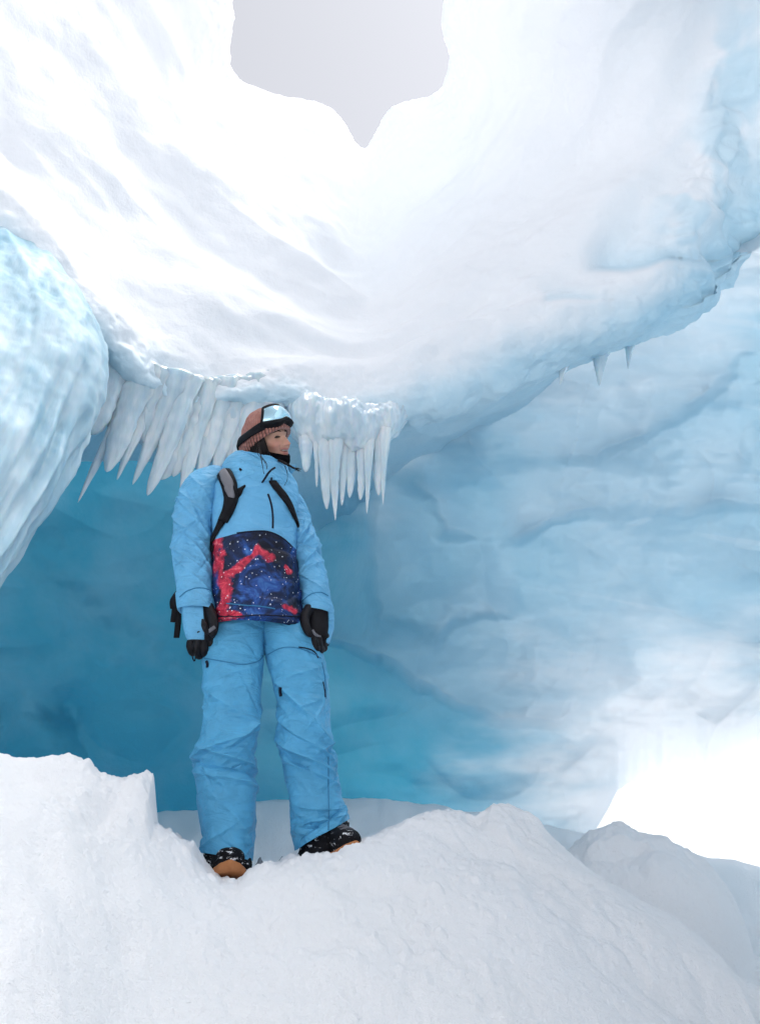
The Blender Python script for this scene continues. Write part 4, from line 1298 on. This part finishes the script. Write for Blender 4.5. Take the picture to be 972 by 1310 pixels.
# teeth, eyes, brows
al = np.radians(np.linspace(-15, 15, 21)); rows = []
for e in (-26.3, -27.4, -28.6, -29.6):
    ee = np.radians(e + 0.0036 * np.degrees(al) ** 2)
    rows.append(head_dir(al, ee) * (head_radius(al, ee) + (0.0005 if e < -26.6 and e > -29.4 else -0.004))[:, None])
place('teeth', head_space(np.array(rows).reshape(-1, 3)), grid_faces(4, 21), M_TEETH, body)
for sgn in (-1, 1):
    t = np.linspace(-1, 1, 15)
    a = np.radians(sgn * 22 + 9.5 * t); e = np.radians(6.5 + 2.2 * (1 - t ** 2) - 1.0)
    pts = head_space(head_dir(a, e) * (head_radius(a, e) + 0.0005)[:, None])
    place('eye', *tube(pts, 0.0010 + 0.0038 * (1 - t ** 2), 8), M_EYE, body)
    a = np.radians(sgn * 21 + 13 * t); e = np.radians(17 + 3 * (1 - t ** 2))
    pts = head_space(head_dir(a, e) * (head_radius(a, e) + 0.001)[:, None])
    place('eyebrow', *tube(pts, 0.0008 + 0.0022 * (1 - t ** 2), 8), M_HAIR, body)

# --- beanie
def build_beanie():
    na, nv = 528, 150
    al = np.linspace(0, 2 * math.pi, na, endpoint=False)
    v = np.linspace(0, 1, nv)
    Vv, A = np.meshgrid(v, al, indexing='ij')
    eb = np.radians(-3 + 24 * np.cos(A))
    cuff = 0.36
    E = eb + (math.pi / 2 - eb) * Vv
    d = head_dir(A, E)
    b = np.where(d[..., 1] < 0, 0.102, 0.122)
    r = 1 / np.sqrt((d[..., 0] / 0.092) ** 2 + (d[..., 1] / b) ** 2 + (d[..., 2] / 0.138) ** 2)
    incuff = 1 - sstep(cuff - 0.015, cuff + 0.015, Vv)
    nrib = 46
    rib = np.abs(np.sin(A * nrib / 2))
    knit = 0.5 + 0.5 * np.sin(Vv * 75 + math.pi * np.floor(A * nrib / (2 * math.pi)))
    fade = 1 - sstep(0.75, 0.97, Vv)
    r = r + incuff * (0.009 + 0.004 * np.sin(np.clip(Vv / cuff, 0, 1) * math.pi)) + fade * (0.0042 * (rib - 0.6) + 0.0012 * knit) * (0.5 + 0.5 * incuff)
    r = r + 0.004 * fbm(d * 3, 2)
    V = d * r[..., None]
    inner = d[0] * (r[0] - 0.016)[:, None]
    V = np.concatenate([inner[None], V], 0)
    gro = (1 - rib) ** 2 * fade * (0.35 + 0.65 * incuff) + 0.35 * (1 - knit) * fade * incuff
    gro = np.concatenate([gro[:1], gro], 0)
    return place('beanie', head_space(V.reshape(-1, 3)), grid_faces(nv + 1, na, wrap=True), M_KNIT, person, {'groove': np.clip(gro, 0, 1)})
build_beanie()

# --- neck gaiter
def build_gaiter():
    na = 140
    al = np.linspace(-math.pi, math.pi, na, endpoint=False)
    rows = []
    for e0, e1, k in ((-30, -14, 0.004), (-33, -17, 0.011), (-40, -26, 0.014), (-50, -40, 0.016), (-62, -55, 0.022), (-74, -70, 0.05)):
        e = np.radians(e0 - 6 * np.cos(al) + (e1 - e0) * (1 - np.cos(al)) / 2)
        R = np.maximum(head_radius(al, e), 0.072) + k
        rows.append(head_dir(al, e) * R[:, None])
    V = np.array(rows)
    V = spline(V, 40)
    V = V + 0.004 * fbm(V * 45, 2)[..., None] * head_dir(al, 0 * al)[None]
    place('neck_gaiter', head_space(V.reshape(-1, 3)), grid_faces(40, na, wrap=True), M_FLEECE, person)
build_gaiter()

# --- hair
def build_hair():
    rs = np.random.RandomState(4)
    parts = []
    for k in range(70):                         # tucked behind the ear and down the nape
        a0 = math.radians(rs.uniform(-150, -62)); e0 = math.radians(rs.uniform(-2, 12))
        pts = []
        for q in np.linspace(0, 1, 9):
            e = e0 - math.radians(38) * q
            pts.append(head_dir(np.array(a0 + 0.10 * q), np.array(e)) * (0.096 + 0.008 * q))
        parts.append(tube(head_space(np.array(pts)), np.linspace(0.006, 0.004, 9), 6))
    def strand(pix, r0, n=18, jit=0.6):
        q = np.array([(a + rs.uniform(-jit, jit), b + rs.uniform(-jit, jit), dy) for a, b, dy in pix])
        pts = spline(np.array([WP(*w) for w in q]), n)
        parts.append(tube(pts, np.linspace(r0, 0.0005, n), 5))
    for k in range(5):
        strand([(332, 566, -0.10), (333, 578, -0.13), (335, 590, -0.16), (338, 606, -0.165)], 0.0018)
    for k in range(3):
        strand([(331, 568, -0.10), (331, 580, -0.13), (340, 594, -0.15), (341, 600, -0.16)], 0.0014, jit=1.5)
    for k in range(22):                         # lock blown out to the right
        strand([(356, 589, -0.09), (366, 593, -0.08), (374, 598, -0.06), (384 + rs.uniform(-5, 2), 602 + rs.uniform(-3, 2), -0.05)], 0.0024, jit=1.2)
    for k in range(3):
        strand([(364, 596, -0.09), (368, 604, -0.08), (367, 614, -0.08), (364, 622, -0.08)], 0.0014, jit=1.0)
    V, f = merge(parts)
    place('hair', V, f, M_HAIR, person)
build_hair()

# --- gloves
def build_glove(palm, fingers, thumb, gaunt, key):
    root = bpy.data.objects.new('glove', None); COL.objects.link(root); root.parent = person
    P, N, U, T = limb(palm, 80, 60, yaw=0.2, sq=2.2)
    P = P + N * (0.003 * fbm(P * 40, 2))[..., None]
    V = np.concatenate([P.reshape(-1, 3), P[:1].mean(1), P[-1:].mean(1)])
    f = [tuple(q) for q in grid_faces(80, 60, wrap=True)]
    for i in range(60):
        f.append((80 * 60, (i + 1) % 60, i)); f.append((80 * 60 + 1, 79 * 60 + i, 79 * 60 + (i + 1) % 60))
    place('palm', V, f, M_LEATHER, root)
    for j, (pix, r) in enumerate(fingers):
        pts = spline(np.array([WP(*q) for q in pix]), 26)
        rr = np.interp(np.linspace(0, 1, 26), [0, 0.3, 0.5, 0.72, 0.92, 1.0], [r * 1.0, r * 1.06, r * 0.98, r * 1.0, r * 0.8, r * 0.25])
        v, fc = tube(pts, rr, 14)
        v = v + 0.0015 * noise(v * 90)[:, None]
        place('finger', v, fc, M_LEATHER, root)
    pix, r = thumb
    pts = spline(np.array([WP(*q) for q in pix]), 26)
    rr = np.interp(np.linspace(0, 1, 26), [0, 0.3, 0.6, 0.9, 1.0], [r * 1.25, r * 1.15, r, r * 0.85, r * 0.25])
    place('thumb', *tube(pts, rr, 14), M_LEATHER, root)
    # blue back-of-hand shell
    P, N, U, T = limb(gaunt[0], 70, 90, yaw=0.2, sq=2.3)
    P = P + N * (0.0025 * fbm(P * 35, 2))[..., None]
    a0, a1 = gaunt[1]
    keep = (np.arange(90) / 90 * 2 * math.pi >= a0) & (np.arange(90) / 90 * 2 * math.pi <= a1)
    Q = P[:, keep]; M_ = N[:, keep]
    Q2 = Q - M_ * 0.006
    n_, m_ = Q.shape[:2]
    V = np.concatenate([Q.reshape(-1, 3), Q2.reshape(-1, 3)])
    f1 = [tuple(q) for q in grid_faces(n_, m_)]
    f = f1 + [tuple(i + n_ * m_ for i in q[::-1]) for q in f1]
    for i in range(n_ - 1):
        for c in (0, m_ - 1):
            f.append((i * m_ + c, (i + 1) * m_ + c, (i + 1) * m_ + c + n_ * m_, i * m_ + c + n_ * m_))
    for c in range(m_ - 1):
        for i in (0, n_ - 1):
            f.append((i * m_ + c, i * m_ + c + 1, i * m_ + c + 1 + n_ * m_, i * m_ + c + n_ * m_))
    place('hand_back', V, f, M_SLEEVE, root)
    return root
g_l = build_glove([(253, 768, -0.085, 19, 0.75), (255, 785, -0.09, 20.5, 0.7), (257, 803, -0.095, 20, 0.62), (258, 817, -0.095, 18, 0.55), (258, 822, -0.095, 14, 0.5)],
                  [([(246, 816, -0.10), (244, 827, -0.095), (247, 834, -0.07), (251, 833, -0.045)], 0.0150), ([(254, 818, -0.105), (252, 830, -0.10), (255, 838, -0.075), (258, 836, -0.045)], 0.0155),
                   ([(262, 817, -0.10), (261, 829, -0.10), (263, 836, -0.075), (265, 832, -0.045)], 0.0150), ([(269, 813, -0.09), (270, 823, -0.09), (271, 829, -0.07), (270, 825, -0.045)], 0.0135)],
                  ([(266, 776, -0.10), (272, 790, -0.125), (274, 803, -0.135), (271, 815, -0.135)], 0.0165),
                  ([(252, 772, -0.09, 19, 0.8), (253, 785, -0.095, 19.5, 0.78), (254, 800, -0.10, 19.5, 0.68), (255, 812, -0.10, 18, 0.58), (256, 820, -0.10, 15, 0.50)], (1.25, 4.4)), 'gL')
g_r = build_glove([(406, 772, 0.03, 17, 0.9), (407, 785, 0.03, 18, 0.9), (407, 800, 0.025, 17, 0.85), (407, 814, 0.02, 15, 0.8), (407, 819, 0.02, 12, 0.75)],
                  [([(402, 812, -0.01), (402, 822, -0.025), (405, 829, -0.02), (408, 826, 0.01)], 0.0150), ([(407, 814, 0.005), (408, 825, -0.01), (410, 831, 0.0), (412, 827, 0.025)], 0.0155),
                   ([(412, 813, 0.03), (413, 824, 0.02), (414, 829, 0.03), (414, 825, 0.05)], 0.0150), ([(415, 810, 0.055), (417, 819, 0.05), (417, 823, 0.055), (416, 819, 0.07)], 0.0135)],
                  ([(396, 778, -0.01), (390, 790, -0.035), (392, 803, -0.05), (399, 815, -0.05)], 0.0165),
                  ([(408, 776, 0.03, 17.5, 1.0), (409, 788, 0.03, 18, 1.0), (410, 802, 0.03, 17, 0.92), (410, 814, 0.03, 14.5, 0.85), (410, 824, 0.03, 11, 0.8)], (0.0, 1.1)), 'gR')
# black panel, buckle strap and wrist leash of the near glove
def hseg(pix, r, n=16):
    pts = spline(np.array([WP(*q) for q in pix]), n)
    return tube(pts, np.broadcast_to(r, (n,)) if np.ndim(r) == 0 else np.interp(np.linspace(0, 1, n), np.linspace(0, 1, len(r)), r), 8, 0.6)
place('knuckle_panel', *hseg([(259, 792, -0.20), (261, 799, -0.20), (263, 805, -0.195), (266, 812, -0.185)], [0.003, 0.010, 0.010, 0.006]), M_LEATHER, g_l)
place('strap', *hseg([(262, 808, -0.160), (268, 807, -0.155), (275, 802, -0.15)], [0.007, 0.0075, 0.007]), M_GREY, g_l)
place('wrist_leash', *hseg([(248, 826, -0.12), (246, 838, -0.11), (249, 846, -0.11), (251, 836, -0.11), (253, 826, -0.11)], 0.0022), M_BLACK, g_l)
place('strap', *hseg([(400, 806, -0.075), (404, 812, -0.06), (410, 814, -0.04)], [0.004, 0.005, 0.004]), M_GREY, g_r)

# --- goggles on the beanie (a thing of their own)
goggles = bpy.data.objects.new('ski_goggles', None); COL.objects.link(goggles)
GO = head_space(np.array([[0, -0.10, 0.10]]))[0]
goggles.location = GO
tag(goggles, 'black ski goggles with a sky-blue mirrored lens pushed up onto the rust beanie', 'goggles')
def gpatch(pw, e0, e1, r0, bulge, n=(24, 40), drop=0.0):
    q, p = np.meshgrid(np.linspace(-1, 1, n[0]), np.linspace(-1, 1, n[1]), indexing='ij')
    al = p * pw * (1 - 0.10 * q)
    mid = (e0 + e1) / 2; hf = (e1 - e0) / 2
    notch = 0.28 * np.exp(-(p / 0.22) ** 2) * np.clip(-q, 0, 1)
    el = mid + hf * (q * (1 - 0.16 * p ** 4) + notch)
    d = head_dir(al, el)
    b = 1 / np.sqrt((d[..., 0] / 0.098) ** 2 + (d[..., 1] / 0.108) ** 2 + (d[..., 2] / 0.142) ** 2)
    return d * (b + r0 + bulge * (1 - 0.6 * q ** 2) * (1 - 0.5 * p ** 2))[..., None]
RD = math.radians
Q = gpatch(RD(52), RD(27), RD(56), 0.024, 0.012)
place('lens', head_space(Q.reshape(-1, 3)), grid_faces(24, 40), M_LENS, goggles, origin=GO)
Qo = gpatch(RD(59), RD(21), RD(60), 0.0, 0.004)
Qf = gpatch(RD(58), RD(22), RD(59), 0.018, 0.010)
def rim(Q):
    return np.concatenate([Q[0], Q[1:, -1], Q[-1, ::-1][1:], Q[1:-1, 0][::-1]])
rings = np.array([rim(gpatch(RD(56), RD(23), RD(58), -0.004, 0.0)), rim(Qo), rim(Qf), rim(gpatch(RD(55), RD(24), RD(58), 0.027, 0.012)), rim(gpatch(RD(50), RD(29), RD(54), 0.0255, 0.0128)), rim(gpatch(RD(46), RD(32), RD(51), 0.016, 0.010))])
place('frame', head_space(rings.reshape(-1, 3)), grid_faces(6, rings.shape[1], wrap=True), M_BLACK, goggles, origin=GO)
al = np.linspace(RD(55), RD(305), 90)
rows = []
for off, k in ((-1, 0.001), (-1, 0.0045), (-0.5, 0.0055), (0.5, 0.0055), (1, 0.0045), (1, 0.001)):
    el = RD(40) * (0.42 + 0.58 * (1 + np.cos(al)) / 2) - RD(6) + off * RD(9)
    d = head_dir(al, el)
    b = np.where(d[..., 1] < 0, 0.102, 0.122)
    r = 1 / np.sqrt((d[..., 0] / 0.092) ** 2 + (d[..., 1] / b) ** 2 + (d[..., 2] / 0.138) ** 2)
    incf = 1 - sstep(0.28, 0.42, (el - np.radians(-3 + 24 * np.cos(al))) / (math.pi / 2 - np.radians(-3 + 24 * np.cos(al))))
    rows.append(d * (r + 0.006 + 0.012 * incf + k)[..., None])
rows = np.array(rows)
place('strap', head_space(rows.reshape(-1, 3)), grid_faces(6, 90), M_BLACK, goggles, origin=GO)

# --- backpack (a thing of its own, worn)
pack = bpy.data.objects.new('backpack', None); COL.objects.link(pack)
PO = WP(326, 700, 0.22)
pack.location = PO
tag(pack, "black backpack worn by the hiker, padded straps over both shoulders", 'backpack')
V, f = band('torso', [(279, 598), (287, 606), (294, 622), (296, 640), (292, 654), (286, 668)], [0.045, 0.062, 0.062, 0.055, 0.045, 0.04], 0.014, 0.004)
place('shoulder_strap', V, f, M_BLACK, pack, origin=PO)
V, f = band('torso', [(287, 606), (292, 616), (296, 628), (297, 637)], [0.03, 0.040, 0.036, 0.02], 0.008, 0.018, 24)
place('strap_webbing', V, f, M_GREY, pack, origin=PO)
V, f = band('torso', [(294, 640), (300, 634), (307, 628), (314, 622)], [0.045, 0.04, 0.026, 0.008], 0.004, 0.003, 20)
place('sternum_strap', V, f, M_BLACK, pack, origin=PO)
V, f = band('torso', [(286, 664), (279, 678), (273, 690), (270, 702)], [0.034, 0.03, 0.028, 0.026], 0.005, 0.004, 24)
place('webbing', V, f, M_BLACK, pack, origin=PO)
V, f = band('torso', [(346, 614), (355, 626), (364, 637), (371, 649), (377, 664), (380, 674)], [0.030, 0.036, 0.034, 0.028, 0.022, 0.02], 0.008, 0.003)
place('shoulder_strap', V, f, M_BLACK, pack, origin=PO)
# pack bag behind the back
cy, sy = math.cos(YAW), math.sin(YAW)
nu_, nt_ = 40, 48
u = np.linspace(-1, 1, nu_); th = np.linspace(0, 2 * math.pi, nt_, endpoint=False)
co, si = np.cos(th), np.sin(th)
co = np.sign(co) * np.abs(co) ** 0.7; si = np.sign(si) * np.abs(si) ** 0.7
sc_ = (1 - np.abs(u) ** 5) ** 0.4 + 0.001
lx = 0.125 * sc_[:, None] * co; ly = 0.085 * sc_[:, None] * si
cpk = WP(326, 690, 0.20)
Vb = np.stack([cpk[0] + lx * cy - ly * sy, cpk[1] + lx * sy + ly * cy, cpk[2] + 0.21 * u[:, None] + 0 * lx], -1)
place('bag', Vb + 0.004 * noise(Vb * 25)[..., None], grid_faces(nu_, nt_, wrap=True), M_BLACK, pack, origin=PO)
# loose hip strap and buckle hanging behind the near arm
def flat(pix, w, n=20):
    pts = spline(np.array([WP(*q) for q in pix]), n)
    ww = np.interp(np.linspace(0, 1, n), np.linspace(0, 1, len(w)), w)
    return tube(pts, ww, 8, 0.3)
place('hip_strap', *flat([(262, 742, 0.10), (245, 748, 0.08), (232, 756, 0.05), (225, 768, 0.04), (224, 778, 0.03)], [0.02, 0.02, 0.016, 0.022, 0.018]), M_BLACK, pack, origin=PO)
place('buckle', *flat([(226, 776, 0.03), (224, 785, 0.03), (222, 796, 0.03)], [0.017, 0.014, 0.012]), M_BLACK, pack, origin=PO)
place('strap_end', *flat([(229, 780, 0.03), (228, 797, 0.03), (226, 816, 0.03)], [0.010, 0.012, 0.011]), M_BLACK, pack, origin=PO)

# --- small grey rock tips poking out of the snow behind the crest
M_ROCK = mat_plain('grey_rock', (0.16, 0.18, 0.21), 0.9, 0.2, (20, 0.6, 0.02), 0.4, 18)
for k, (px, py, w, h, lab) in enumerate([(334, 1096, 26, 16, 'tallest grey rock tip poking from the snow between the boots'), (349, 1100, 22, 12, 'small grey rock tip just right of the tallest one between the boots'), (362, 1095, 20, 14, "small grey rock tip nearest the hiker's right-hand boot in the photo")]):
    c = W(px, py, 3.25)
    ppm = ppm_at(c)
    nu_, nt_ = 16, 18
    uu = np.linspace(0, 1, nu_); th = np.linspace(0, 2 * math.pi, nt_, endpoint=False)
    rr = (0.02 + uu ** 0.9) * w / ppm
    V = np.stack([c[0] + rr[:, None] * np.cos(th), c[1] + rr[:, None] * np.sin(th), c[2] - uu[:, None] * h * 2.4 / ppm + 0 * th[None]], -1)
    V = V + 0.02 * fbm(V * 18 + 3 * k, 3)[..., None] * np.array([1, 1, 0.6])
    o = link('rock', mesh_from('rock', V.reshape(-1, 3) - c, grid_faces(nu_, nt_, wrap=True), M_ROCK, smooth=False))
    o.location = c
    tag(o, lab, 'rock', 'rock tips behind the snow crest')
